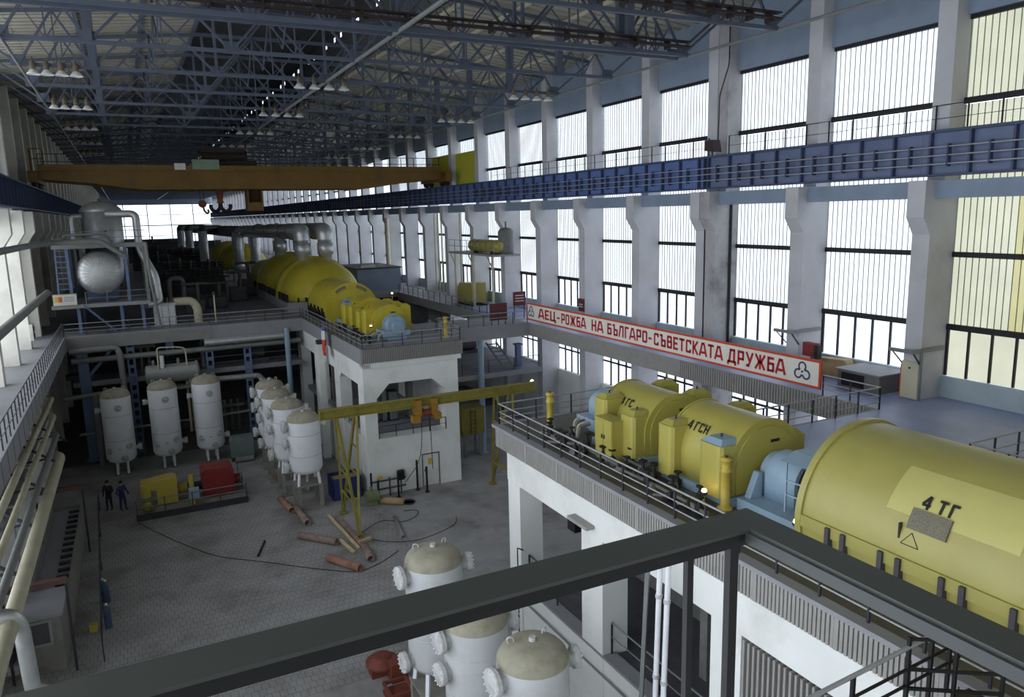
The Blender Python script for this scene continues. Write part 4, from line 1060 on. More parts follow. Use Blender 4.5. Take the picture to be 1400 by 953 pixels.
for i, (x, ya) in enumerate(((13.75, 68.3), (15.75, 68.3))):
    t = thing('steam_pipe', ('left', 'right')[i] + ' silver-clad steam crossover pipe above the humped turbine casings', 'pipe', (x, ya, 12.4))
    z1 = 15.35
    pipe('crossover', 'silver_foil', t, [(x, ya, 14.6), (x, ya, z1), (x, ya+1.5, z1), (x, 99, z1-.3), (x-1.4, 100.5, z1-.3), (x-1.4, 100.5, 13)], .72, 1.3, 16)
    riser(x, ya, 12.55, 14.7, t); riser(x, ya+11, 12.55, 14.75, t)
    riser(x-1.4, 100.5, 9.6, 13.2, t, .62)
    for yy in (72, 76, 84, 92): rod('pipe_band', 'pipe_dark', t, (x, yy, z1-.1), (x, yy+.2, z1-.1), .75, 16)
    bx('footing', 'edge_grey', t, x-2.2, 99.7, D, x-.6, 101.3, D+.9)
t = thing('steam_pipe', 'dark steam main running back at girder height toward the far window', 'pipe', (12, 130, 14))
pipe('main', 'pipe_dark', t, [(12.6, 100, 15.0), (12.6, 160, 14.8), (11.5, 178, 14.8)], .75, 2.0, 14)
for i, (x, y) in enumerate(((9.8, 118), (9.2, 136), (8.8, 150))):
    tt = thing('steam_riser', 'silver riser ' + ('nearest to', 'midway before', 'farthest before')[i] + ' the far end window', 'pipe', (x, y, D))
    riser(x, y, D, 15.0-i*.1, tt, .62); pipe('elbow', 'pipe_dark', tt, [(x, y, 14.5), (x, y, 15.3), (x+2.6, y+3, 15.2)], .6, 1.0, 12)
    bx('support', 'edge_grey', tt, x-.7, y-.7, D, x+.7, y+.7, D+.5)
gb = thing('equipment_house', 'blue-grey flat-roofed box room behind the yellow turbines by the windows', 'cabin', (23, 78, D))
bx('body', 'blue_grey_concrete', gb, 20.6, 76, D, 25.2, 84, 11.2); bx('roof_edge', 'rail_dark', gb, 20.5, 75.9, 11.2, 25.3, 84.1, 11.32)
for y in (76.3, 77.2, 78.4): bx('roof_slab', 'notice_white', gb, 21.0+(y-76)*.3, y, 11.32, 22.6+(y-76)*.3, y+.5, 11.45)
# ================================================================ white tanks
def flange(parent, cx, cy, z, ang, r0, rad=.24, nm='manhole', bolts=True):
    me = shared(('flange', rad), lambda: MB().lathe([(rad*.72, -.05), (rad*.72, .16), (rad, .17), (rad, .23), (rad*.98, .24), (rad, .26), (rad, .32), (rad*.9, .34), (.03, .36)], None, 16).mesh('flange_piece', 'flange_white'))
    M = T(cx+r0*math.cos(ang), cy+r0*math.sin(ang), z) @ RZ(ang) @ Matrix.Rotation(PI/2, 4, 'Y')
    o = link(nm, me, M, parent)
    if bolts:
        bm_ = shared(('bolts', rad), lambda: (lambda m_: [m_.cyl((rad*.87*math.cos(a), rad*.87*math.sin(a), .32), (rad*.87*math.cos(a), rad*.87*math.sin(a), .37), .022, 6) for a in [2*PI*i/12 for i in range(12)]] and m_.mesh('bolts_piece', 'tank_white'))(MB()))
        stuff(link('bolt_ring', bm_, M, o))
    return o
def disc(parent, cx, cy, z, ang, r0, rad, nm='hand_hole'):
    me = shared(('disc', rad), lambda: MB().lathe([(rad, -.1), (rad, .05), (rad*.84, .06), (rad*.82, .0), (rad*.7, .0), (rad*.68, .03), (.04, .03), (.03, .07), (.01, .07)], None, 18).mesh('disc_piece', 'flange_white'))
    return link(nm, me, T(cx+r0*math.cos(ang), cy+r0*math.sin(ang), z) @ RZ(ang) @ Matrix.Rotation(PI/2, 4, 'Y'), parent)
RT = .92
def tank(x, y, zb, zt, label, stand=True, paint='tank_white'):
    t = thing('white_tank', label, 'tank', (x, y, 0))
    H = zt-zb
    body = shared(('tankbody', H, paint), lambda: MB().lathe([(.05, 0), (.5, .06), (.8, .2), (RT, .42), (RT, H-.5)], None, 32).mesh('tank_body_piece', paint))
    b = link('shell', body, T(x, y, zb), t)
    dome = shared(('tankdome', 1), lambda: MB().lathe([(RT, 0), (RT*.985, .1), (RT*.93, .22), (RT*.8, .35), (RT*.55, .45), (RT*.25, .49), (.02, .5)], None, 32).mesh('tank_dome_piece', 'tank_dust'))
    d = link('dome', dome, T(x, y, zt-.5), t)
    seam = shared('tankseam', lambda: MB().lathe([(RT, -.02), (RT+.004, -.01), (RT+.004, .01), (RT, .02)], None, 32).mesh('weld_seam_piece', 'flange_white'))
    for f in (.33, .66): link('weld_seam', seam, T(x, y, zb+H*f), t)
    ring = shared('lug', lambda: MB().tube([(.09*math.cos(a), 0, .1+.09*math.sin(a)) for a in [2*PI*i/12 for i in range(13)]], .025, 6).mesh('lug_piece', 'flange_white'))
    for a in ((.5, 2.6) if stand else (.3, 2.85)): link('lifting_lug', ring, T(x+.55*math.cos(a), y+.55*math.sin(a), zt-.12) @ RZ(a), d)
    rod('top_nozzle', 'flange_white', d, (x, y, zt-.05), (x, y, zt+.1), .09, 10)
    if stand:
        for z in (zt-.75, zt-1.75, zb+.55): flange(t, x, y, z, PI+.08, RT-.02, .37 if z > zt-1 else .33)
        flange(t, x, y, zt-.7, -.15, RT-.02, .3)
        for sx in (-1, 1):
            for sy in (-1, 1):
                beam('leg', 'tank_white', t, (x+sx*.52, y+sy*.52, zb+.25), (x+sx*.6, y+sy*.6, 1.42), .12)
        st = bx('stand_deck', 'stand_grey', t, x-.75, y-.75, 1.36, x+.75, y+.75, 1.44)
        for sx in (-1, 1):
            for sy in (-1, 1):
                bx('stand_post', 'stand_grey', st, x+sx*.62-.11, y+sy*.62-.11, .1, x+sx*.62+.11, y+sy*.62+.11, 1.36)
        bx('stand_base', 'stand_grey', st, x-.85, y-.85, 0, x+.85, y+.85, .1)
        rod('drain_pipe', 'flange_white', t, (x, y, .9), (x, y, zb+.1), .07, 8)
    else:
        disc(t, x, y, zt-1.15, -PI/2+.12, RT+.0, .23)
        for a, z in ((-PI/2-.75, 1.75), (-PI/2+.62, 1.95), (-PI/2+.2, 1.2)): disc(t, x, y, z, a, RT+.0, .22)
        disc(t, x, y, 1.85, -PI/2-.05, RT, .07, 'sample_port')
        flange(t, x, y, 1.6, .1, RT-.02, .22); flange(t, x, y, zt-1.4, PI-.2, RT-.02, .2)
        for a in (-PI/2-.55, -PI/2+.55, PI/2-.5, PI/2+.5):
            rod('leg', 'tank_white', t, (x+.6*math.cos(a), y+.6*math.sin(a), zb+.25), (x+.6*math.cos(a), y+.6*math.sin(a), 0), .08, 10)
            bx('foot_plate', 'stand_grey', t, x+.6*math.cos(a)-.16, y+.6*math.sin(a)-.16, 0, x+.6*math.cos(a)+.16, y+.6*math.sin(a)+.16, .05)
    return t
tank(-1.72, 55.2, .72, 5.75, 'leftmost of the three tall white tanks in front of the cross deck', stand=False)
tank(1.12, 55.2, .72, 5.95, 'middle of the three tall white tanks in front of the cross deck', stand=False)
tank(3.88, 55.2, .72, 6.02, 'rightmost of the three tall white tanks in front of the cross deck', stand=False)
for (x, y, z, lb) in ((7.98, 42.9, 5.65, 'front white tank of the row of four, nearest the yellow gantry'), (7.6, 45.75, 5.85, 'second white tank from the front in the row of four'),
                   (7.45, 48.65, 5.9, 'third white tank from the front in the row of four'), (7.55, 51.5, 5.95, 'rearmost white tank of the row of four by the dark pipes')):
    tank(x, y, 1.95, z, lb)
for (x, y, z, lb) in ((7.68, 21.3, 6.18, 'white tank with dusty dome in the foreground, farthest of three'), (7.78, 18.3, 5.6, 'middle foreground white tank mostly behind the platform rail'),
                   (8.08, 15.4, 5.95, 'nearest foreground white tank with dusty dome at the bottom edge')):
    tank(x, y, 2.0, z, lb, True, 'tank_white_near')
# rusty casting beside the foreground tanks
t = thing('rusty_casting', 'rust-red pump casting lying beside the foreground tanks', 'casting', (6.9, 24.6, 0))
link('flanged_ring', MB().lathe([(.2, .3), (.55, .3), (.6, .34), (.6, .44), (.4, .46), (.38, .6), (.2, .6)], None, 18).mesh('ring_piece', 'rust_red'), T(6.8, 24.8, .1), t)
MB().box(6.9, 24.0, 0, 7.5, 24.7, .7).obj('housing', 'rust_red', t); MB().box(6.35, 24.6, .0, 6.95, 25.1, .35).obj('foot', 'rust_red', t)
t = thing('rusty_crate', 'dark rusty open crate on the floor at the bottom edge', 'crate', (6.9, 23.2, 0))
for (a, b) in (((6.5, 22.8), (7.3, 22.8)), ((7.3, 22.8), (7.3, 23.7)), ((7.3, 23.7), (6.5, 23.7)), ((6.5, 23.7), (6.5, 22.8))):
    beam('rail', 'rust_red', t, (*a, .35), (*b, .35), .1); beam('rail', 'rust_red', t, (*a, .06), (*b, .06), .1)
bx('tray', 'rust_red', t, 6.5, 22.8, .1, 7.3, 23.7, .16)
# ---------------------------------------------------------------- gantry
gy = 38.9
t = thing('yellow_gantry', 'yellow gantry crane with A-frame legs standing on the floor in mid-hall', 'gantry', (14, gy, 0))
mb = MB(); mb.box(8.05, gy-.16, 6.5, 20.95, gy+.16, 6.58); mb.box(8.05, gy-.16, 6.03, 20.95, gy+.16, 6.1); mb.box(8.05, gy-.04, 6.1, 20.95, gy+.04, 6.5)
mb.obj('runway_beam', 'yellow_gantry', t)
for xf, xa, xb in ((9.4, 8.95, 10.0), (18.75, 18.3, 19.3)):
    for yf in (37.2, 40.6):
        for xt in (xa, xb): beam('leg', 'yellow_gantry', t, (xf, yf, .1), (xt, gy+(yf-gy)*.12, 6.05), .13, .11)
        bx('foot_plate', 'yellow_gantry', t, xf-.2, yf-.2, 0, xf+.2, yf+.2, .12)
    for z in (1.6, 3.0, 4.4):
        f = z/6.05
        ya = 37.2+(gy-.2-37.2)*f; yb = 40.6+(gy+.2-40.6)*f
        for xt in (xa, xb): beam('rung', 'yellow_gantry', t, (xf+(xt-xf)*f, ya, z), (xf+(xt-xf)*f, yb, z), .07)
for x in (8.1, 10.0, 18.3, 19.3): bx('beam_stiffener', 'yellow_gantry', t, x-.03, gy-.15, 6.1, x+.03, gy+.15, 6.5)
h = thing('chain_hoist', 'orange-yellow hoist trolley under the gantry beam', 'hoist', (14.0, gy, 5.2))
for dx in (-.6, .35): MB().box(13.95+dx-.05, gy-.3, 5.55, 13.95+dx+.3, gy+.3, 6.45).obj('side_cheek', 'hoist_ochre', h)
rod('drum', 'hook_rust', h, (13.4, gy-.05, 5.65), (14.5, gy-.05, 5.65), .2, 14); bx('motor', 'hoist_ochre', h, 13.1, gy-.35, 5.2, 13.55, gy+.1, 5.62)
bx('gearbox', 'hoist_ochre', h, 14.4, gy-.3, 5.25, 14.8, gy+.15, 5.6)
pipe('pendant_cable', 'cable_black', h, [(13.6, gy-.3, 5.3), (13.4, gy-.6, 3.2), (12.9, gy+1.0, 1.4)], .02, 1.0, 6)
rod('hoist_chain', 'cable_black', h, (14.2, gy, 5.4), (14.25, gy, 2.3), .02, 6)
# ---------------------------------------------------------------- things lying on the floor
def lying(nm, label, p0, p1, r, mt, hollow=True, cat='pipe'):
    p0 = Vector((*p0, r)); p1 = Vector((*p1, r))
    q = (p1-p0); L = q.length
    M = T(*p0) @ q.to_track_quat('Z', 'Y').to_matrix().to_4x4()
    prof = [(r*.8, .3), (r*.8, 0), (r, 0), (r, L), (r*.8, L), (r*.8, L-.5), (0, L-.5)] if hollow else [(0, 0), (r, 0), (r, L), (0, L)]
    return tag(MB().lathe(prof, M, 16).obj(nm, mt), label, cat)
lying('pipe_length', 'grey-rust pipe length lying crosswise in mid-floor', (6.5, 38.45), (8.05, 36.6), .19, 'pipe_rust')
lying('pipe_length', 'reddish rusty pipe length nearest to the foreground on the floor', (7.25, 34.95), (8.3, 33.1), .2, 'pipe_rust_red')
lying('pipe_length', 'reddish pipe length beside the stand of the front white tank', (6.6, 44.3), (6.85, 42.1), .19, 'pipe_rust_red')
lying('pipe_length', 'grey pipe length end to end with a reddish one near the front white tank', (7.12, 42.3), (7.25, 39.8), .19, 'pipe_rust')
lying('pipe_length', 'short rusty pipe at the foot of the gantry', (9.15, 35.3), (9.0, 33.8), .19, 'pipe_rust')
lying('steel_rod', 'thin grey pipe lying right of the gantry foot', (11.72, 38.5), (11.3, 35.7), .09, 'pipe_grey')
lying('wood_roll', 'short tan cylinder lying before the foundation door', (11.75, 41.0), (12.8, 40.15), .2, 'wood_tan', False, 'roll')
lying('steel_rod', 'thin dark rod lying alone on the open floor', (4.84, 38.9), (4.25, 37.2), .05, 'black_iron', False, 'rod')
for i, (a, b, w, lb) in enumerate((((8.55, 40.6), (8.9, 35.6), .13, 'long pale plank leaning line-like at the gantry foot'), ((8.95, 40.2), (9.15, 35.5), .2, 'long brown plank at the gantry foot'), ((8.3, 37.0), (8.55, 35.2), .16, 'short pale plank left of the gantry foot'), ((9.0, 36.0), (9.7, 36.2), .2, 'short cross plank under the gantry foot'))):
    tag(MB().bar((*a, .08+.12*(i == 3)), (*b, .08+.12*(i == 3)), w, .1).obj('plank', ('wood_pale', 'pipe_rust', 'wood_pale', 'wood_tan')[i]), lb, 'plank')
tag(MB().tube([(-1.0, 45.0, .03), (.6, 41.5, .03), (2.4, 38.2, .03), (4.5, 36.4, .03), (6.5, 34.4, .03), (8.2, 33.0, .03), (9.6, 33.6, .03), (10.6, 34.4, .03)], .018, 6, 1.2).obj('floor_cable', 'cable_black'), 'long dark cable snaking over the open floor', 'cable')
tag(MB().tube([(9.4, 36.9, .03), (10.4, 35.6, .03), (11.8, 35.0, .03), (13.2, 35.4, .03), (14.4, 36.0, .03), (14.8, 37.0, .03)], .016, 6, .6).obj('floor_cable', 'cable_black'), 'dark cable running right from the gantry foot', 'cable')
tag(MB().tube([(9.6, 37.5, .03), (11.0, 38.6, .03), (12.0, 37.6, .03), (13.0, 38.2, .03), (13.3, 39.0, .03), (12.5, 39.2, .03)], .016, 6, .5).obj('floor_cable', 'cable_black'), 'looped dark cable behind the thin grey pipe', 'cable')
# blue bin, green pump, barrier posts by the foundation wall
t = thing('blue_bin', 'open blue steel bin behind the gantry legs', 'bin', (10.3, 43.4, 0))
mb = MB()
for (x0, y0, x1, y1) in ((9.4, 42.7, 11.1, 42.76), (9.4, 44.1, 11.1, 44.16), (9.4, 42.7, 9.46, 44.16), (11.04, 42.7, 11.1, 44.16)): bx('side_panel', 'bin_blue', t, x0, y0, .05, x1, y1, 1.3)
bx('floor_panel', 'bin_blue', t, 9.4, 42.7, 0.0, 11.1, 44.16, .06); bx('contents', 'wood_tan', t, 9.46, 42.76, .06, 11.04, 44.1, 1.1)
t = thing('green_pump', 'small olive-green pump at the corner of the mid-hall foundation', 'pump', (11.2, 41.1, 0))
rod('body', 'olive_green', t, (10.9, 41.1, .5), (11.6, 41.1, .5), .36, 16); bx('foot', 'olive_green', t, 10.95, 40.85, 0, 11.5, 41.35, .3); rod('outlet', 'olive_green', t, (11.2, 41.1, .8), (11.2, 41.1, 1.1), .1, 10)
for i, (x, y, h_) in enumerate(((11.35, 41.5, 1.75), (11.75, 41.5, 1.2), (12.95, 41.4, 1.6), (14.35, 42.0, 1.9), (14.75, 41.4, 1.6))):
    t = thing('barrier_post', 'black barrier post before the foundation wall, ' + ('leftmost of five', 'second from the left', 'middle one of five', 'tall one left of the door', 'rightmost, just beside the door')[i], 'post', (x, y, 0))
    beam('post', 'black_iron', t, (x, y, 0), (x, y, h_), .1); bx('base', 'black_iron', t, x-.12, y-.12, 0, x+.12, y+.12, .04)
t = thing('pipe_rack', 'dark pipe rack with yellow tag between the barrier posts', 'rack', (12.4, 41.9, 0))
for z in (.5, 1.0): rod('cross_pipe', 'equipment_dark', t, (11.4, 41.95, z), (13.6, 41.95, z), .06, 8)
for x in (11.9, 12.6, 13.3): rod('upright', 'equipment_dark', t, (x, 41.95, 0), (x, 41.95, 1.15), .05, 8)
bx('tag_plate', 'notice_yellow', t, 11.85, 41.86, 1.15, 12.15, 41.9, 1.35); bx('valve_box', 'black_iron', t, 13.1, 41.8, .9, 13.5, 42.1, 1.45)
tag(MB().lathe([(.3, 0), (.34, .03), (.38, .07), (.34, .1), (.3, .07), (.3, .0)], T(13.2, 40.3, 0), 16).obj('hose_coil', 'cable_black'), 'small black hose coil beside the tan cylinder', 'hose')
# ---------------------------------------------------------------- pump skid with red motor
t = thing('pump_skid', 'yellow pump and red motor on a railed concrete skid in front of the three tanks', 'pump set', (2, 47, 0))
bx('skid_base', 'stand_grey', t, -1.0, 45.3, 0, 4.85, 49.2, .3); bx('skid_edge', 'rail_dark', t, -1.05, 45.22, 0, 4.9, 45.32, .36)
mt_ = 'motor_red'
p = MB().prism([(2.55, .4), (4.35, .4), (4.35, 1.75), (4.2, 1.98), (2.75, 2.05), (2.55, 1.85)], FY, 46.3, 47.8).obj('motor', mt_, t)
bx('motor_fin', mt_, p, 2.6, 46.24, .6, 2.75, 46.3, 1.8); bx('motor_fin', mt_, p, 4.1, 46.24, .6, 4.25, 46.3, 1.7)
rod('motor_end', 'rust_red', p, (4.35, 47, 1.0), (4.75, 47, 1.0), .3, 14)
rod('coupling', 'black_iron', t, (1.7, 47, .95), (2.55, 47, .95), .26, 14)
MB().prism([(-.7, 1.25), (.1, 1.25), (.1, .35), (1.2, .35), (1.2, 1.75), (.95, 1.85), (.2, 1.78), (-.2, 1.72), (-.7, 1.7)], FY, 46.4, 47.5).obj('pump_casing', 'yellow_deep', t)
rod('pump_nozzle', 'yellow_deep', t, (-.45, 46.6, .9), (-.45, 46.6, 1.6), .3, 14); rod('pump_bearing', 'yellow_gantry', t, (1.2, 47, .95), (1.75, 47, .95), .34, 14)
MB().lathe([(.2, 0), (.3, .1), (.28, .4), (.15, .5)], T(-.45, 45.8, .35), 14).obj('oil_pot', 'yellow_gantry', t)
rod('standpipe', 'yellow_deep', t, (1.95, 46.0, .3), (1.95, 46.0, 2.0), .14, 12); bx('switch_box', 'machine_blue', t, 1.75, 45.5, .65, 2.3, 45.75, 1.3); rod('switch_post', 'yellow_deep', t, (2.0, 45.65, .3), (2.0, 45.65, .65), .06, 8)
for z in (.75, 1.15): rod('guard_bar', 'rod_grey', t, (-1.0, 45.3, z), (4.85, 45.3, z), .028, 6); rod('guard_bar', 'rod_grey', t, (4.85, 45.3, z), (4.85, 49.2, z), .028, 6)
for x in (-1.0, .45, 1.9, 3.4, 4.85): beam('guard_post', 'rail_dark', t, (x, 45.3, .3), (x, 45.3, 1.2), .05)
for y in (47.2, 49.2): beam('guard_post', 'rail_dark', t, (4.85, y, .3), (4.85, y, 1.25), .05)
t = thing('control_cabinet', 'green-grey cabinet with a drum on the floor right of the three tanks', 'cabinet', (5.8, 54.2, 0))
MB().prism([(5.0, .3), (6.5, .3), (6.5, 1.65), (5.15, 1.65), (5.0, 1.4)], FY, 53.6, 54.6).obj('body', 'cabinet_green', t); bx('plinth', 'rail_dark', t, 5.0, 53.7, 0, 6.5, 54.5, .3)
rod('drum', 'pipe_grey', t, (5.2, 53.3, .2), (6.4, 53.3, .2), .2, 14)
# yellow vessel on legs right of the mid-hall foundation
t = thing('yellow_vessel', 'yellow box vessel with ladder on white legs right of the mid-hall foundation', 'vessel', (19.9, 46.5, 0))
bx('shell', 'yellow_gantry', t, 19.1, 46, 1.65, 20.75, 47.3, 3.4); bx('rim', 'yellow_gantry', t, 19.05, 45.95, 3.4, 20.8, 47.35, 3.48)
for x in (19.3, 20.5):
    for y in (46.2, 47.1): rod('leg', 'pipe_grey', t, (x, y, 0), (x, y, 1.65), .1, 8); bx('leg_bracket', 'pipe_grey', t, x-.2, y-.05, 1.45, x+.2, y+.05, 1.65)
for x in (19.72, 20.08): beam('ladder_rail', 'rail_dark', t, (x, 45.95, 1.7), (x, 45.95, 3.4), .03)
for k in range(6): beam('ladder_rung', 'rail_dark', t, (19.72, 45.95, 1.85+k*.28), (20.08, 45.95, 1.85+k*.28), .025)
# ---------------------------------------------------------------- people
def person(x, y, rz, label, suit, pose):
    t = thing('person', label, 'person', (x, y, 0), None, rz)
    V = {'pel': (0, 0, .95, .16, .12), 'wst': (0, 0, 1.1, .15, .11), 'chs': (0, .01, 1.32, .19, .13), 'nkb': (0, .0, 1.47, .09, .08), 'nk': (0, .02, 1.54, .055, .055), 'hd': (0, .03, 1.62, .085, .1), 'hd2': (0, .03, 1.72, .075, .085)}
    for s, k in ((-1, 'l'), (1, 'r')):
        st = pose['stride']*s
        V['hip'+k] = (s*.09, 0, .92, .1, .1); V['kn'+k] = (s*.1, st*.12+.03, .5, .075, .075); V['an'+k] = (s*.1, st*.2, .09, .05, .05); V['to'+k] = (s*.11, st*.2+.16, .04, .045, .035)
        V['sh'+k] = (s*.2, .0, 1.43, .08, .08)
        ex, ey, ez = pose['elbow'][k]; wx, wy, wz = pose['wrist'][k]
        V['el'+k] = (s*ex, ey, ez, .055, .055); V['wr'+k] = (s*wx, wy, wz, .04, .035); V['hn'+k] = (s*(wx-.01), wy+.05, wz-.07, .042, .022)
        for i_, off in enumerate((-.025, -.008, .01, .026)): V['f%d%s' % (i_, k)] = (s*(wx+off), wy+.075, wz-.15, .009, .009)
        V['th'+k] = (s*(wx-.055), wy+.07, wz-.1, .01, .01)
    E_ = [('pel', 'wst'), ('wst', 'chs'), ('chs', 'nkb'), ('nkb', 'nk'), ('nk', 'hd'), ('hd', 'hd2')]
    for k in 'lr':
        E_ += [('pel', 'hip'+k), ('hip'+k, 'kn'+k), ('kn'+k, 'an'+k), ('an'+k, 'to'+k), ('chs', 'sh'+k), ('sh'+k, 'el'+k), ('el'+k, 'wr'+k), ('wr'+k, 'hn'+k), ('hn'+k, 'th'+k)]
        E_ += [('hn'+k, 'f%d%s' % (i_, k)) for i_ in range(4)]
    keys = list(V); me = bpy.data.meshes.new('body_piece')
    me.from_pydata([V[k][:3] for k in keys], [(keys.index(a), keys.index(b)) for a, b in E_], [])
    o = link('body', me, T(x, y, 0) @ RZ(rz), t)
    sk = o.modifiers.new('skin', 'SKIN'); sv = me.skin_vertices[0].data
    for i, k in enumerate(keys): sv[i].radius = V[k][3:]; sv[i].use_root = (k == 'pel')
    sb = o.modifiers.new('smooth', 'SUBSURF'); sb.levels = 2; sb.render_levels = 2
    # clothing by height and reach, on the body's own surface
    m_ = MATS[suit].copy(); m_.name = 'worker_' + suit; nt = m_.node_tree; b = nt.nodes['Principled BSDF']
    src = b.inputs['Base Color'].links[0].from_socket
    tc = nt.nodes.new('ShaderNodeTexCoord'); sp = nt.nodes.new('ShaderNodeSeparateXYZ'); nt.links.new(tc.outputs['Object'], sp.inputs[0])
    gt = nt.nodes.new('ShaderNodeMath'); gt.operation = 'GREATER_THAN'; gt.inputs[1].default_value = 1.5; nt.links.new(sp.outputs['Z'], gt.inputs[0])
    mx = nt.nodes.new('ShaderNodeMix'); mx.data_type = 'RGBA'; nt.links.new(gt.outputs[0], mx.inputs[0]); nt.links.new(src, mx.inputs[6]); mx.inputs[7].default_value = (*srgb((182, 140, 116)), 1)
    nt.links.new(mx.outputs[2], b.inputs['Base Color'])
    me.materials.append(m_)
    hair = MB().lathe([(0, .125), (.05, .118), (.085, .08), (.1, .03), (.102, -.02), (.096, -.03)], T(x, y, 0) @ RZ(rz) @ T(0, .015, 1.7), 14).obj('hair', 'hair_dark', t)
    for nm, dx, dy, dz, r, mm in (('nose', 0, .135, 1.665, .018, 'skin'), ('eye', -.035, .115, 1.69, .012, 'hair_dark'), ('eye', .035, .115, 1.69, .012, 'hair_dark'), ('ear', -.09, .02, 1.67, .025, 'skin'), ('ear', .09, .02, 1.67, .025, 'skin'), ('mouth', 0, .122, 1.62, .014, 'rust_red')):
        link(nm, shared(('dot', mm), lambda: MB().lathe([(0, -1), (.7, -.7), (1, 0), (.7, .7), (0, 1)], None, 8).mesh('dot_piece', mm)), T(x, y, 0) @ RZ(rz) @ T(dx, dy, dz) @ Matrix.Scale(r, 4), t)
    return t
person(-2.42, 48.05, 2.6, 'person in dark work clothes standing left of the pump skid, hands at the front', 'overall_dark', {'stride': .35, 'elbow': {'l': (.3, .02, 1.18), 'r': (.3, .02, 1.18)}, 'wrist': {'l': (.16, .2, 1.02), 'r': (.16, .2, 1.05)}})
person(-1.72, 47.6, -2.4, 'person in blue work clothes with bent arms beside the pump skid', 'overall_blue', {'stride': -.5, 'elbow': {'l': (.34, -.04, 1.16), 'r': (.34, -.02, 1.16)}, 'wrist': {'l': (.24, .2, 1.08), 'r': (.28, .16, .98)}})
# ================================================================ deaerator tower on the far left deck
t = thing('deaerator_scaffold', 'blue and grey steel scaffold with platforms around the silver deaerator tanks', 'scaffold', (-2, 61, D))
for x, xu in ((-3.45, -3.75), (-.8, -.2), (.56, 1.0)):
    for y in (60.1, 66, 73): bx('post', 'steel_blue', t, x-.1, y-.1, D, x+.1, y+.1, 10.75); bx('post', 'pipe_grey' if x > .5 else 'steel_blue', t, xu-.09, y-.09, 11, xu+.09, y+.09, 14.9)
bx('platform', 'edge_grey', t, -5.0, 59.6, 10.75, 1.1, 75, 11.0); bx('platform', 'edge_grey', t, -4.6, 59.8, 14.85, 1.2, 75, 15.05)
bx('edge_beam', 'pipe_grey', t, -4.6, 59.7, 14.8, 1.2, 59.8, 15.1)
for x in (-4.5, -3.7): beam('stair_stringer', 'steel_blue', t, (x, 59.85, 11), (x+.05, 60.4, 15), .1)
for k in range(10): bx('stair_tread', 'steel_blue', t, -4.5, 59.85+k*.05, 11.3+k*.37, -3.7, 60.1+k*.05, 11.36+k*.37)
for y in (59.5, 60.1): beam('stair_stringer', 'steel_blue', t, (-3.1, y, 10.95), (-1.25, y, D+.02), .16, .07)
for k in range(8): bx('stair_tread', 'steel_blue', t, -3.0+k*.23, 59.5, 10.7-k*.25, -2.75+k*.23, 60.1, 10.74-k*.25)
for z in (11.4, 11.8): rod('guard_bar', 'rod_grey', t, (-2.9, 59.6, z), (1.1, 59.6, z), .025, 6)
for z in (15.5, 15.95): rod('guard_bar', 'rod_grey', t, (-4.6, 59.8, z), (1.2, 59.8, z), .025, 6)
for x in (-2.9, -1.6, -.3, 1.1): beam('guard_post', 'rod_grey', t, (x, 59.6, 11), (x, 59.6, 11.85), .05)
sb = thing('notice_sign', 'white sign with yellow and orange squares on the deaerator platform', 'sign', (-4.2, 59.5, 10.75))
bx('panel', 'notice_white', sb, -4.85, 59.5, 11.02, -3.45, 59.56, 11.75); bx('frame', 'yellow_gantry', sb, -4.9, 59.52, 10.98, -3.4, 59.58, 11.02); bx('frame', 'yellow_gantry', sb, -4.9, 59.52, 11.75, -3.4, 59.58, 11.8)
bx('colour_square', 'notice_yellow', sb, -4.75, 59.48, 11.25, -4.52, 59.5, 11.6); bx('colour_square', 'notice_orange', sb, -4.52, 59.48, 11.25, -4.32, 59.5, 11.6)
for z in (11.3, 11.42, 11.54): bx('text_line', 'rod_grey', sb, -4.2, 59.485, z, -3.6, 59.5, z+.04)
t = thing('deaerator_tank', 'big horizontal silver-clad tank with ribbed dished end facing the viewer', 'tank', (-1.85, 60.5, 11))
M = T(-1.88, 60.0, 13.05) @ Matrix.Rotation(-PI/2, 4, 'X')
MB().lathe([(.02, -.015), (.2, -.01), (.5, .02), (.95, .1), (1.3, .24), (1.46, .42), (1.5, .6), (1.5, 13)], M, 40).obj('shell', 'silver_foil', t)
rs = MB()
for i in range(28):
    a = 2*PI*i/28
    rs.tube([M @ Vector((r*math.cos(a), r*math.sin(a), h_-.01)) for r, h_ in ((.6, .045), (.95, .1), (1.3, .24), (1.465, .42))], .018, 5)
stuff(rs.obj('cladding_seams', 'silver_foil', t))
for y in (62, 68): bx('saddle', 'steel_blue', t, -2.9, y, 11, -.9, y+.4, 11.9)
t = thing('deaerator_column', 'upright silver-clad vessel with rounded top above the horizontal tank', 'vessel', (-1.5, 64, 15.05))
MB().lathe([(1.35, 0), (1.35, 2.2), (1.42, 2.25), (1.42, 2.32), (1.3, 2.5), (1.05, 2.75), (.6, 2.95), (.02, 3.02)], T(-1.5, 64, 15.05), 32).obj('shell', 'silver_foil', t)
rod('top_nozzle', 'pipe_dark', t, (-1.5, 64, 18), (-1.5, 64, 18.25), .12, 8); rod('sight_port', 'black_iron', t, (-1.3, 62.6, 15.9), (-1.3, 62.7, 15.9), .08, 8)
def spipe(nm, label, pts, r, mt='silver_foil', fil=.4):
    return tag(MB().tube(pts, r, 14, fil).obj(nm, mt), label, 'pipe')
spipe('silver_pipe', 'thick silver pipe arching right of the upright silver vessel', [(-1.2, 62.2, 17.1), (.75, 62.0, 17.1), (.75, 61.6, 14.6), (1.6, 61.2, 12.6), (1.75, 61.0, 10.7), (.8, 60.4, 10.6)], .26)
spipe('silver_pipe', 'slim silver pipe standing left of the upright silver vessel', [(-2.8, 63, 17.0), (-3.4, 62.6, 17.0), (-3.4, 62.6, 15.05)], .16)
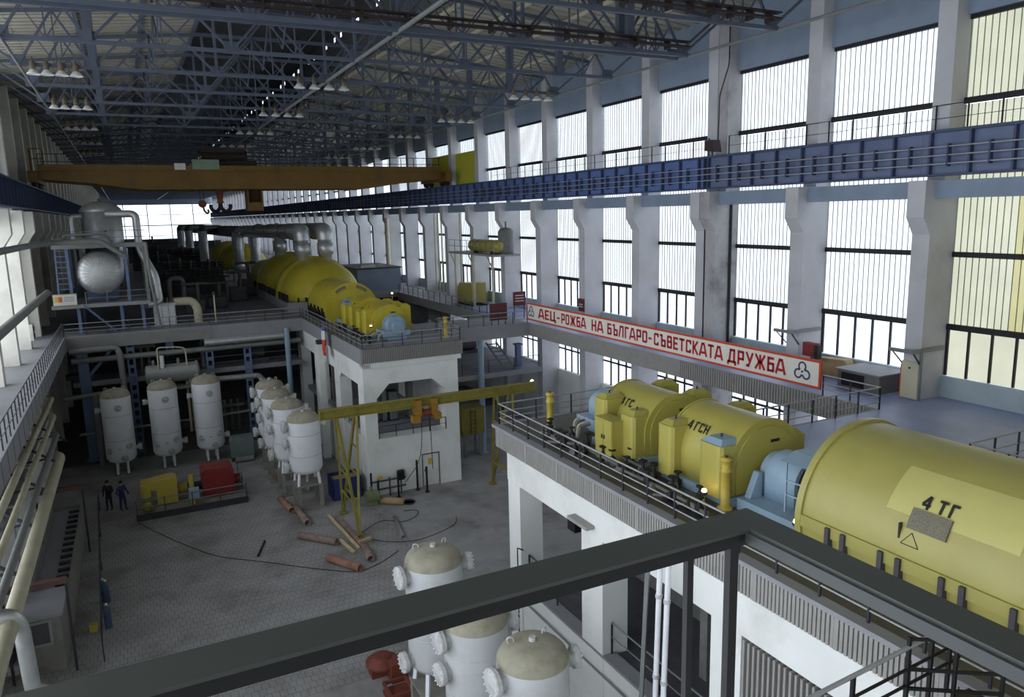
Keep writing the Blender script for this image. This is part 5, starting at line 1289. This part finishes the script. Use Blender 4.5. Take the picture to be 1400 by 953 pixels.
spipe('grey_pipe', 'grey pipe running from the left wall to the deaerator top and bending down', [(-5.2, 36, 15.35), (-5.0, 52, 15.3), (-4.6, 59.0, 15.25), (-1.6, 59.3, 15.3), (-.9, 59.4, 14.7), (-.2, 59.5, 14.2)], .17, 'pipe_grey', 1.2)
spipe('grey_pipe', 'thin grey pipe loop above the horizontal silver tank', [(-3.9, 60.6, 15.1), (-3.9, 60.6, 15.7), (-1.3, 60.4, 15.75), (-.9, 60.4, 15.1)], .09, 'pipe_grey')
spipe('grey_pipe', 'sloping grey-brown pipe along the left columns below girder level', [(-5.1, 28, 12.1), (-5.0, 58, 12.05)], .22, 'pipe_grey', 0)
spipe('grey_pipe', 'slim upright grey pipe at the right corner of the deaerator frame', [(1.15, 59.7, 15.0), (1.25, 59.7, 12.0), (1.6, 59.8, 9.0)], .1, 'pipe_grey')
t = thing('white_vessel', 'white ribbed box vessel with curved outlet pipe on the cross deck', 'vessel', (2, 61, D))
bx('shell', 'tank_white', t, 1.25, 60.8, D+.05, 2.7, 61.8, 10.45); bx('lid', 'flange_white', t, 1.15, 60.7, 10.45, 2.8, 61.9, 10.58)
for x in (1.3, 1.75, 2.2, 2.6): bx('rib', 'flange_white', t, x, 60.72, D+.05, x+.08, 60.8, 10.45); rod('bolt_stub', 'pipe_grey', t, (x+.04, 61.2, 10.58), (x+.04, 61.2, 10.95), .04, 6)
pipe('outlet', 'pipe_cream', t, [(2.7, 61.3, 10.6), (3.9, 61.3, 10.6), (4.25, 61.3, 10.1), (4.25, 61.3, D)], .3, .6, 14); bx('foot', 'stand_grey', t, 1.2, 60.75, D, 2.75, 61.85, D+.05)
t = thing('lamp_post', 'slim pale lamp post standing on the cross deck right of the white vessel', 'post', (5.4, 60.4, D))
rod('pole', 'pipe_cream', t, (5.4, 60.4, D), (5.4, 60.4, 11), .05, 8); rod('lamp_head', 'rail_dark', t, (5.4, 60.4, 11), (5.4, 60.4, 11.25), .1, 8)
# ================================================================ below the cross deck
def lattice(x, y, z0, z1, label):
    t = thing('lattice_column', label, 'column', (x, y, z0))
    for s in (-.2, .2): bx('chord', 'steel_blue', t, x+s-.06, y-.08, z0, x+s+.06, y+.08, z1)
    n = int((z1-z0)/.62)
    for k in range(n): bx('batten', 'steel_blue', t, x-.14, y-.07, z0+.15+k*.62, x+.14, y+.07, z0+.4+k*.62)
lattice(-.55, 59.0, 0, 8.4, 'blue lattice column below the cross deck between left and middle white tank')
lattice(2.0, 59.2, 6.9, 8.4, 'short blue lattice stub hanging under the cross deck middle')
lattice(4.6, 58.95, 0, 8.7, 'blue lattice column below the cross deck right of the rightmost tank')
lattice(7.25, 58.95, 0, 8.5, 'blue lattice column below the cross deck above the row of four tanks')
t = thing('blue_column', 'heavy blue steel column with brace under the left end of the cross deck', 'column', (-3.5, 59.2, 0))
bx('shaft', 'steel_blue', t, -3.85, 59.0, 0, -3.2, 59.5, 8.1); beam('brace', 'steel_blue', t, (-3.2, 59.2, 6.1), (-1.6, 59.2, 7.9), .2); bx('foot', 'steel_blue', t, -4.0, 58.9, 0, -3.05, 59.6, .1)
t = thing('blue_column', 'round light blue column beside the corner of the mid-hall foundation', 'column', (10.1, 58.2, 0))
rod('shaft', 'machine_blue', t, (10.1, 58.2, 0), (10.1, 58.2, 8.4), .2, 14); bx('foot', 'machine_blue', t, 9.8, 57.9, 0, 10.4, 58.5, .08)
t = thing('lower_gallery', 'narrow concrete gallery floor below the cross deck behind the tanks', 'gallery', (4, 60, 5.4))
bx('slab', 'edge_grey', t, -4.3, 59.6, 5.3, 11.4, 62.5, 5.55); bx('front_edge', 'edge_grey', t, -4.3, 59.5, 5.25, 11.4, 59.62, 5.6)
railing('gallery_railing', 'thin grey railing of the gallery below the cross deck', [(-.2, 59.6, 5.55), (11.3, 59.6, 5.55)], .9, 1.6, (1, .5), 'rail_dark', 'rod_grey', .02)
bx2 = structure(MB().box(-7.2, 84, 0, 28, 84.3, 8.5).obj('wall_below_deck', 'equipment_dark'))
spipe('grey_pipe', 'silver-grey pipe under the left end of the cross deck bending down', [(-4.2, 58.0, 8.0), (-1.35, 58.0, 8.05), (-1.2, 58.0, 7.6), (-1.05, 58.0, 0)], .2, 'pipe_grey')
spipe('grey_pipe', 'long grey pipe under the cross deck behind the tanks', [(-4.2, 58.9, 7.2), (11.2, 58.9, 7.25)], .2, 'pipe_grey', 0)
spipe('silver_pipe', 'shiny silver pipe under the cross deck above the row of four', [(4.3, 58.62, 7.75), (9.9, 58.62, 7.8)], .28, 'silver_foil', 0)
spipe('grey_pipe', 'grey pipe leading to the rearmost tank of the row of four', [(4.5, 57.2, 5.25), (7.6, 56.6, 5.3), (7.7, 52.6, 5.3), (7.6, 51.6, 5.9)], .2, 'pipe_grey')
spipe('grey_pipe', 'upright grey pipe below the gallery left of the left tank', [(-3.0, 57.6, 5.0), (-3.0, 57.6, 0)], .2, 'pipe_grey', 0)
spipe('grey_pipe', 'thin grey pipe low behind the three tanks', [(-4.2, 58.2, 2.2), (5.0, 58.2, 2.3), (11.0, 58.2, 2.6)], .1, 'pipe_grey', 0)
spipe('grey_pipe', 'horizontal grey pipe low left of the three tanks', [(-4.8, 57.6, 4.9), (-2.2, 57.6, 5.05)], .16, 'pipe_grey', 0)
spipe('pipe_pair', 'upright cream pipe between middle and rightmost tank', [(2.85, 57.8, 6.6), (2.85, 57.8, 1.5)], .09, 'pipe_cream', 0)
spipe('pipe_pair', 'second upright cream pipe close behind the rightmost tank', [(3.12, 57.9, 6.5), (3.12, 57.9, 1.5)], .09, 'pipe_cream', 0)
t = thing('heat_exchanger', 'horizontal grey heat exchanger drum above the middle white tank', 'vessel', (2, 58.2, 5.1))
M = T(.2, 57.7, 5.95) @ Matrix.Rotation(PI/2, 4, 'Y')
MB().lathe([(.05, 0), (.55, .05), (.66, .12), (.66, 3.3), (.74, 3.32), (.74, 3.42), (.6, 3.5), (.05, 3.6)], M, 24).obj('shell', 'pipe_grey', t)
for x in (.8, 1.4, 2.4): rod('nozzle', 'pipe_grey', t, (x, 57.7, 6.5), (x, 57.7, 6.95), .1, 8)
for x in (.7, 3.0): bx('saddle', 'stand_grey', t, x, 57.2, 5.0, x+.25, 58.2, 5.5)
bx('bearer', 'stand_grey', t, .3, 57.1, 4.85, 3.6, 58.3, 5.0)
for x in (.6, 3.3): bx('bearer_post', 'stand_grey', t, x, 57.6, 0, x+.2, 57.8, 4.85)
pipe('riser_loop', 'pipe_cream', t, [(1.1, 57.2, 5.9), (1.1, 57.2, 7.9), (2.2, 57.2, 7.85), (2.9, 57.3, 7.7), (3.0, 57.3, 5.2)], .05, .25, 8)
pipe('riser_loop', 'tank_white', t, [(1.35, 57.3, 6.4), (1.35, 57.3, 7.3)], .14, 0, 8)
random.seed(5)
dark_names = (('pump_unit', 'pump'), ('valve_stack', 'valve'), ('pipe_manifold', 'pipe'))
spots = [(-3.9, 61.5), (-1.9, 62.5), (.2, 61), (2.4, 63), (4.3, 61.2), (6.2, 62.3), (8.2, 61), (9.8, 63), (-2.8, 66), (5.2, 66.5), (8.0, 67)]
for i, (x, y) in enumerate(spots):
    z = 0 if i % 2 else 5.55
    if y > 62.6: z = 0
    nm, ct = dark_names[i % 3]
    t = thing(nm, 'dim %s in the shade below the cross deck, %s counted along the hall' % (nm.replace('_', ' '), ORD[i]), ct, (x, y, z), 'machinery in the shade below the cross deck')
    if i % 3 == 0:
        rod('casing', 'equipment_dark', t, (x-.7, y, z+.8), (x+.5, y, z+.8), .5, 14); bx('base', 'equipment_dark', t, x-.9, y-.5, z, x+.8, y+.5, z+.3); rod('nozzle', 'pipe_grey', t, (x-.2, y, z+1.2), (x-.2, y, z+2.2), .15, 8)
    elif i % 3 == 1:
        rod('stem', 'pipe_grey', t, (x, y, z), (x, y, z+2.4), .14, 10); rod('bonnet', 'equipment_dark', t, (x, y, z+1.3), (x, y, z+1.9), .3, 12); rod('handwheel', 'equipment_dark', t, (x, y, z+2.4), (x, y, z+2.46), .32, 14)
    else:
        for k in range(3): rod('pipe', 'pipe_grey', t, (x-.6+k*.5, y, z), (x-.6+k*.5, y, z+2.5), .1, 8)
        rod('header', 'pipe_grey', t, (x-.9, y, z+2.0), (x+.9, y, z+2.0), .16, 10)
# equipment on the far deck, dim clutter in front of the end window
random.seed(21)
for i in range(4):
    x = random.choice((2.5, 4.5, 6.5, 8.5, 10.2))+random.uniform(-.6, .6); y = 66+i*4.6
    t = thing('deck_unit', 'dim dark machine unit on the far deck, %s from the cross deck' % ORD[i], 'machine', (x, y, D), 'machine units on the far deck')
    h_ = random.uniform(1.2, 3.2)
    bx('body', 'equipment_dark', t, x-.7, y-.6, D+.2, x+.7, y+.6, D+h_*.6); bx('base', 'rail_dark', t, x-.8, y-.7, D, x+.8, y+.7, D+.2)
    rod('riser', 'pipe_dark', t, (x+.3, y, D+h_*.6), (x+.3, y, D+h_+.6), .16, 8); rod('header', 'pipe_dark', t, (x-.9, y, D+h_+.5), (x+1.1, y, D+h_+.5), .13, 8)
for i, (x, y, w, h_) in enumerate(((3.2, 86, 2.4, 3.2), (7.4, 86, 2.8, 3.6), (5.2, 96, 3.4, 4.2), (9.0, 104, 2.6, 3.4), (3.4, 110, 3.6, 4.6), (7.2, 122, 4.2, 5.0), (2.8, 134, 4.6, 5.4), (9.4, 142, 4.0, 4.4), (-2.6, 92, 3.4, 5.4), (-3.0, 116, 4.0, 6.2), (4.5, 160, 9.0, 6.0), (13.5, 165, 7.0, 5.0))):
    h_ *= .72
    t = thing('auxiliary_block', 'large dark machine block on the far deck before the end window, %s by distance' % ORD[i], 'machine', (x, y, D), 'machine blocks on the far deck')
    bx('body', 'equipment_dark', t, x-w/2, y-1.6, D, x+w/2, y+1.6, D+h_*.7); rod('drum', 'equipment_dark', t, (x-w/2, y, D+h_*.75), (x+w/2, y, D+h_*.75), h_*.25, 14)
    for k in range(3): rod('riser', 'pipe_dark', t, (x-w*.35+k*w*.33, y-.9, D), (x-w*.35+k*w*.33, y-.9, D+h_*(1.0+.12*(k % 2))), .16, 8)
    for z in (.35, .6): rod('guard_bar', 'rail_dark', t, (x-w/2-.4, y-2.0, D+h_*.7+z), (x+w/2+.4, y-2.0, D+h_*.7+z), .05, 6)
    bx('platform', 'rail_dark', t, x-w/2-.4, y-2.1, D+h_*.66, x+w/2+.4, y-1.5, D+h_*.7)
spipe('silver_pipe', 'silver hairpin pipe on the far deck right of the deaerator', [(2.9, 72, D), (2.9, 72, 11.6), (4.0, 72, 11.6), (4.0, 72, D)], .2, 'pipe_grey')
# ================================================================ left lower corner
for i, (x, z, r, mt) in enumerate(((-4.75, 6.9, .14, 'pipe_cream'), (-4.55, 6.3, .12, 'pipe_cream'), (-4.35, 5.7, .13, 'pipe_grey'), (-4.15, 5.0, .24, 'pipe_cream'))):
    spipe('wall_pipe', ('topmost', 'second from top', 'third from top', 'thickest and lowest')[i] + ' of the four pale pipes under the left walkway', [(x, 20, z+.1), (x, 40-i*1.5, z-.1), (x, 50-2*i, z-.3), (x-.5, 51-2*i, z-.4)], r, mt, .6)
for k in range(6):
    y = 24+k*4.6
    t = thing('pipe_bracket', 'dark bracket carrying the pale pipes below the left walkway, %s from the near end' % ORD[k], 'bracket', (-4.4, y, 5), 'brackets of the pale wall pipes')
    beam('arm', 'rail_dark', t, (-5.9, y, 6.2), (-4.0, y, 4.7), .1); beam('strut', 'rail_dark', t, (-5.9, y, 5.0), (-4.6, y, 5.1), .08)
lb_ = thing('pale_partition', 'pale concrete partition wall under the left walkway', 'partition', (-5.4, 40, 0))
for y in (26, 32, 38, 44, 50): bx('panel', 'white_wall', lb_, -5.8, y, 0, -5.6, y+5.4, 4.4); bx('cap', 'edge_grey', lb_, -5.85, y, 4.4, -5.55, y+5.4, 4.5)
spipe('silver_pipe', 'shiny silver elbow pipe at the lower left picture edge', [(-5.6, 24.6, 5.35), (-4.1, 24.8, 5.35), (-3.9, 24.9, 4.9), (-3.85, 25.0, 2.7), (-3.5, 25.2, 2.4)], .22, 'silver_foil', .45)
bsn = thing('filter_trough', 'long grey concrete trough with ribs on the floor at the lower left', 'trough', (-4.3, 40, 0))
bx('wall', 'stand_grey', bsn, -5.2, 33.2, 0, -5.0, 46.5, 1.25); bx('wall', 'stand_grey', bsn, -3.75, 33.2, 0, -3.55, 46.5, 1.2); bx('wall', 'stand_grey', bsn, -5.0, 46.3, 0, -3.75, 46.5, 1.2)
bx('bottom', 'edge_grey', bsn, -5.0, 33.2, 0, -3.75, 46.3, 1.05)
for k in range(16): bx('rib', 'rail_dark', bsn, -4.25, 33.8+k*.78, 1.05, -3.75, 33.95+k*.78, 1.18)
for k in range(5): bx('cover_plate', 'edge_grey', bsn, -5.45, 33.4+k*2.6, 1.25, -5.05, 35.8+k*2.6, 1.33)
cb = thing('pump_house', 'low grey boxed pump house before the trough at the lower left', 'cabin', (-4.3, 32, 0))
bx('body', 'stand_grey', cb, -5.1, 30.9, 0, -3.6, 33.1, 2.2); bx('roof', 'edge_grey', cb, -5.2, 30.8, 2.2, -3.5, 33.2, 2.3)
bx('hatch', 'equipment_dark', cb, -4.8, 30.86, 1.2, -4.0, 30.9, 2.0); bx('hatch_frame', 'edge_grey', cb, -4.9, 30.87, 1.1, -3.9, 30.89, 2.1)
for (y, zt, lb) in ((42.2, 3.5, 'farther brown goalpost frame over the trough'), (30.6, 3.65, 'nearer brown goalpost frame over the pump house')):
    t = thing('lifting_frame', lb, 'frame', (-4.2, y, 0))
    bx('crossbar', 'frame_brown', t, -5.3, y-.09, zt-.12, -3.2, y+.09, zt+.04); bx('top_flange', 'frame_brown', t, -5.3, y-.14, zt+.04, -3.2, y+.14, zt+.08)
    for x in (-5.25, -3.25): beam('post', 'rail_dark', t, (x, y, 0), (x, y, zt-.1), .09)
railing('floor_railing', 'dark floor railing on posts at the lower left of the open floor', [(-2.35, 30.7, 0), (-2.95, 48.3, 0)], 1.15, 4.4, (1, .6), 'rail_dark', 'rail_dark', .025)
for i, (x, y) in enumerate(((-2.25, 33.4), (-2.35, 35.8), (-2.45, 36.0))):
    t = thing('gas_bottle', 'dark blue gas bottle chained to the floor railing, ' + ('nearest of three', 'middle of three', 'farthest of three')[i], 'bottle', (x, y, 0))
    link('cylinder', shared('bottle', lambda: MB().lathe([(.13, 0), (.14, .04), (.14, .75), (.11, .88), (.04, .94), (.04, 1.0)], None, 14).mesh('bottle_piece', 'girder_dark')), T(x, y, 0), t)
    rod('valve', 'enamel_white', t, (x, y, 1.0), (x, y, 1.08), .05, 8)
tag(MB().box(-2.95, 33.3, 0, -2.65, 33.6, .3).obj('yellow_box', 'yellow_deep'), 'tiny yellow box on the floor by the lower left railing', 'box')
t = thing('fire_box', 'red and white fire box at the foot of a left wall column', 'box', (-6.0, 54.8, D))
bx('body', 'notice_white', t, -5.83, 53.9, 9.5, -5.65, 54.7, 10.5); bx('red_band', 'motor_red', t, -5.64, 53.95, 9.62, -5.62, 54.65, 9.92); bx('red_band', 'motor_red', t, -5.64, 53.95, 10.05, -5.62, 54.65, 10.35)
# ================================================================ right side: platforms, tables, cabinets
t = thing('high_platform', 'steel platform on braces high at the window wall, carrying a yellow drum', 'platform', (26, 57, 13))
bx('deck', 'edge_grey', t, 24.7, 52.2, 13.25, 27, 61.2, 13.4)
for y in (53, 56.6, 60.5): rod('post', 'pipe_cream', t, (25.0, y, D), (25.0, y, 13.25), .1, 8); beam('brace', 'pipe_cream', t, (25.0, y, 12.3), (25.0, y+1.0, 13.2), .08)
for z in (13.9, 14.4): rod('guard_bar', 'rod_grey', t, (24.75, 52.2, z), (24.75, 61.2, z), .02, 6)
for k in range(8): beam('guard_post', 'rod_grey', t, (24.75, 52.2+k*1.28, 13.4), (24.75, 52.2+k*1.28, 14.4), .04)
t = thing('yellow_drum', 'yellow horizontal drum with rounded ends on the high platform', 'drum', (25.6, 55.5, 13.4))
M = T(25.6, 52.7, 13.98) @ Matrix.Rotation(-PI/2, 4, 'X')
MB().lathe([(.02, 0), (.35, .06), (.5, .3), (.5, 5.2), (.35, 5.45), (.02, 5.5)], M, 20).obj('shell', 'yellow_machine', t)
for y in (53.5, 56.8): bx('saddle', 'rail_dark', t, 25.2, y, 13.4, 26.0, y+.3, 13.62)
for k in range(5): rod('hoop', 'yellow_gantry', t, (25.6, 53.4+k, 13.98), (25.6, 53.46+k, 13.98), .52, 20)
work_lamp(25.3, 57.6, 13.4, 'lit lamp beside the yellow drum on the high platform')
t = thing('grey_tank', 'upright grey tank standing behind the yellow drum', 'tank', (26.3, 53.0, 13.4))
MB().lathe([(.55, 0), (.62, .1), (.62, 1.7), (.45, 1.95), (.02, 2.05)], T(26.3, 53.2, 13.4), 20).obj('shell', 'machine_grey', t); rod('nozzle', 'machine_grey', t, (26.3, 53.2, 15.4), (26.3, 53.2, 15.9), .07, 8)
for i, (y, zt) in enumerate(((67.5, 16.6), (68.4, 16.6), (69.3, 16.6), (63.0, 16.6))):
    spipe('wall_pipe', ('left', 'middle', 'right', 'single')[i] + ' cream riser pipe on the window wall ' + ('in the group of three', 'in the group of three', 'in the group of three', 'left of the high platform')[i], [(26.6, y, D), (26.6, y, zt)], .07, 'pipe_cream', 0)
t = thing('yellow_unit', 'yellow box machine standing under the high platform', 'machine', (25.8, 59, D))
MB().prism([(57.6, D+.25), (60.6, D+.15), (60.6, 10.4), (60.2, 10.75), (57.6, 10.85)], FX, 25.2, 26.5).obj('body', 'yellow_machine', t); bx('base', 'black_iron', t, 25.1, 57.4, D, 26.6, 60.8, D+.2)
rod('silver_duct_pipe', 'pipe_cream', None, (26.5, 84.0, D), (26.5, 84.0, 16.3), .25, 12); o = bpy.context.scene.objects[-1]; tag(o, 'white vertical duct pipe on the far window wall', 'pipe'); 
t = thing('lower_floor_slab', 'concrete intermediate floor with railing right of the mid-hall foundation', 'floor slab', (22, 48, 5.6))
bx('slab', 'edge_grey', t, 17.5, 46.8, 5.3, 25.8, 58, 5.55); bx('edge', 'edge_grey', t, 17.5, 46.7, 5.25, 25.8, 46.8, 5.6)
railing('gallery_railing', 'railing of the intermediate floor right of the mid-hall foundation', [(17.6, 46.9, 5.55), (25.6, 46.9, 5.55)], .9, 2.0, (1, .5), 'rail_dark', 'rod_grey', .02)
t = thing('blue_column', 'light blue round column under the cross walkway', 'column', (20.9, 47.2, 0)); rod('shaft', 'machine_blue', t, (20.9, 46.6, 0), (20.9, 46.6, 8.1), .2, 14); bx('foot', 'machine_blue', t, 20.6, 46.3, 0, 21.2, 46.9, .08)
t = thing('blue_column', 'short blue post on the intermediate floor near the windows', 'column', (24.6, 48, 5.55)); bx('shaft', 'steel_blue', t, 24.4, 48, 5.55, 24.75, 48.35, 7.1); bx('cap', 'steel_blue', t, 24.3, 47.9, 7.1, 24.85, 48.45, 7.2)
t = thing('step_ladder', 'grey steel stair leaning on the intermediate floor', 'ladder', (23, 48, 5.55))
for dx in (0, .8): beam('stringer', 'pipe_grey', t, (23.1+dx, 47.4, 5.56), (22.5+dx, 49.2, 7.3), .12, .06)
for k in range(7): f = (k+.5)/7; beam('tread', 'pipe_grey', t, (23.1-.6*f, 47.4+1.8*f, 5.56+1.74*f), (23.9-.6*f, 47.4+1.8*f, 5.56+1.74*f), .2, .05)
for i in range(10):
    x = 19+random.random()*5; y = 51+i*2.1; 
    t = thing('pump_unit', 'dim pump in the opening behind the cross walkway, %s from the front' % ORD[i], 'pump', (x, y, 5.55 if y < 57.5 else 0), 'pumps behind the cross walkway'); z = 5.55 if y < 57.5 else 0
    rod('casing', random.choice(('equipment_dark', 'machine_grey')), t, (x-.6, y, z+.7), (x+.6, y, z+.7), .45, 12); bx('base', 'equipment_dark', t, x-.8, y-.5, z, x+.8, y+.5, z+.25); rod('riser', 'pipe_grey', t, (x, y, z+1), (x, y, z+2.6), .14, 8)
t = thing('pale_plate', 'grey sheet box and tan board leaning on the sill under the windows', 'boards', (27, 22, D))
bx('sheet_box', 'machine_grey', t, 26.4, 19.9, D, 28.1, 21.9, D+.75); bx('box_top', 'edge_grey', t, 26.3, 19.8, D+.75, 28.2, 22.0, D+.8); bx('dark_front', 'dark_void', t, 26.38, 20.6, D+.1, 26.4, 21.7, D+.65)
MB().prism([(21.9, D), (24.2, D), (24.2, D+.75), (22.6, D+.85)], FX, 27.6, 28.1).obj('tan_board', 'wood_tan', t)
t = thing('column_cabinet', 'cream metal cabinet built around the foot of the second window column', 'cabinet', (26.9, 18.9, D))
bx('door', 'pipe_cream', t, 26.8, 18.5, D+.05, 26.88, 19.25, D+1.5); bx('side_frame', 'rod_grey', t, 26.78, 18.44, D, 26.9, 18.52, D+2.0); rod('lock', 'rail_dark', t, (26.76, 18.9, D+1.25), (26.8, 18.9, D+1.25), .04, 8)
t = thing('fire_plate', 'narrow orange-red panel on the left of the column cabinet', 'panel', (26.95, 19.4, D)); bx('panel', 'orange_red', t, 26.85, 19.27, D+.1, 27.2, 19.33, D+1.35); bx('hook', 'rail_dark', t, 26.95, 19.26, D+1.35, 27.1, 19.34, D+1.4)
for (y, lb) in ((18.9, 'pale steel bracket arm around the column above the cream cabinet'), (24.9, 'pale steel bracket arm on the column behind the banner end')):
    t = thing('cable_bracket', lb, 'bracket', (26.8, y, 10.9))
    bx('arm', 'rod_grey', t, 26.3, y-.42, 10.85, 26.45, y+.6, 10.98); bx('arm', 'rod_grey', t, 26.3, y-.44, 10.85, 28.2, y-.38, 11.0); beam('strut', 'rail_dark', t, (26.4, y-.4, 10.85), (26.88, y-.4, 10.3), .05); beam('strut', 'rail_dark', t, (26.4, y+.5, 10.85), (26.88, y+.36, 10.3), .04)
t = thing('red_box', 'red hose box beside the column behind the banner end', 'box', (27.2, 23.9, D)); bx('body', 'motor_red', t, 26.9, 23.6, D+.9, 27.2, 24.3, D+1.5); bx('reel', 'black_iron', t, 26.85, 23.4, D+.85, 27.1, 23.62, D+1.45); beam('leg', 'rail_dark', t, (27.05, 23.9, D), (27.05, 23.9, D+.9), .06)
t = thing('joint_cables', 'dark cable run climbing the double column at the wall joint', 'cable', (27, 30, D))
pipe('cable', 'cable_black', t, [(26.85, 30.15, 19.3), (26.85, 30.1, 22), (27.5, 30.2, 23.5), (27.5, 30.2, 26)], .03, .3, 6); rod('cable', 'cable_black', t, (27.9, 30.22, 9), (27.9, 30.22, 17), .08, 6); rod('cable', 'cable_black', t, (26.86, 31.0, 9), (26.86, 31.0, 16), .03, 6)
t = thing('floodlight', 'brown floodlight box on the girder at the wall joint', 'lamp', (26.5, 30.2, 19.1)); MB().prism([(29.8, 19.25), (30.5, 19.35), (30.5, 19.85), (29.95, 19.85)], FX, 26.3, 26.8).obj('housing', 'duct_brown', t); beam('yoke', 'rail_dark', t, (26.55, 30.2, 19.12), (26.55, 30.2, 19.35), .06)
work_lamp(20.9, 39.2, 6.1, 'pale green lit lamp at the right end of the gantry beam', 'bulb_green', .12)
# ================================================================ foreground: white downpipes and the viewer's platform rail
for i, (x, y) in enumerate(((10.8, 14.1), (10.8, 13.78))):
    t = thing('downpipe', ('left', 'right')[i] + ' of two white downpipes in front of the near foundation', 'pipe', (x, y, 0))
    rod('pipe', 'tank_white', t, (x, y, 0), (x+.15, y-.1, 8.0), .07, 12)
    for z in (1.5, 4.8, 7.0): rod('collar', 'flange_white', t, (x+.15*z/8, y-.1*z/8, z), (x+.15*z/8, y-.1*z/8, z+.1), .09, 10)
tag(MB().bar((10.7, 14.55, 1.5), (10.85, 14.35, 8.0), .12, .1).obj('steel_upright', 'rod_grey'), 'slim grey steel upright left of the white downpipes', 'post')
t = thing('platform_railing', 'heavy dark steel rail of the viewing platform in the immediate foreground', 'railing', (.95, .95, 15))
zt = 15.95
MB().prism([(-1.6, .925), (.918, .925), (.918, .3), (.98, .3), (.98, 1.0), (-1.6, 1.0)], FZ, zt-.006, zt).obj('rail_top', 'platform_steel', t)
bx('rail_web', 'black_iron', t, -1.6, .93, zt-.03, .918, .937, zt-.006); bx('rail_web', 'platform_web', t, .911, -.6, zt-.026, .919, .93, zt-.006)  # front web near black: its shade is put into the colour
bx('rail_arm', 'platform_steel', t, .918, -.6, zt-.006, .98, .3, zt)
bx('post', 'black_iron', t, .893, .945, 14.9, .912, .96, zt-.006); bx('post_flange', 'black_iron', t, .802, .95, 14.9, .815, .962, zt-.006)
bx('base_beam', 'platform_steel', t, -1.6, .9, 14.82, 1.0, 1.02, 14.9)
pf = thing('viewing_platform', 'steel platform under the viewer in the foreground', 'platform', (0, 0, 14.8)); bx('deck', 'rail_dark', pf, -1.6, -1.5, 14.72, .98, .9, 14.82); bx('support', 'rail_dark', pf, -1.55, -1.5, 0, -1.35, -1.3, 14.72); bx('support', 'rail_dark', pf, -.1, -1.5, 0, .1, -1.3, 14.72)
t = thing('access_bridge', 'dark railed access bridge joining the near deck at the bottom right', 'bridge', (9.5, 6.4, D))
bx('deck', 'rail_dark', t, 6.5, 5.2, D-.12, 11.5, 6.5, D-.02)
rod('handrail', 'rail_light', t, (7.0, 6.5, D+.95), (11.3, 6.75, D+1.0), .035, 8)
for z in (.35, .62): rod('midrail', 'black_iron', t, (7.0, 6.5, D+z), (11.3, 6.75, D+z), .025, 8)
for x in (7.2, 8.6, 9.9, 10.5, 11.0): beam('post', 'black_iron', t, (x, 6.5+(x-7)*.058, D-.1), (x, 6.5+(x-7)*.058, D+.98), .055)
for z in (.3, .62, 1.12): beam('gate_bar', 'black_iron', t, (9.9, 6.67, D+z), (11.0, 5.9, D+z), .045)
for f in (0, .5, 1): beam('gate_upright', 'black_iron', t, (9.9+1.1*f, 6.67-.77*f, D), (9.9+1.1*f, 6.67-.77*f, D+1.15), .05)
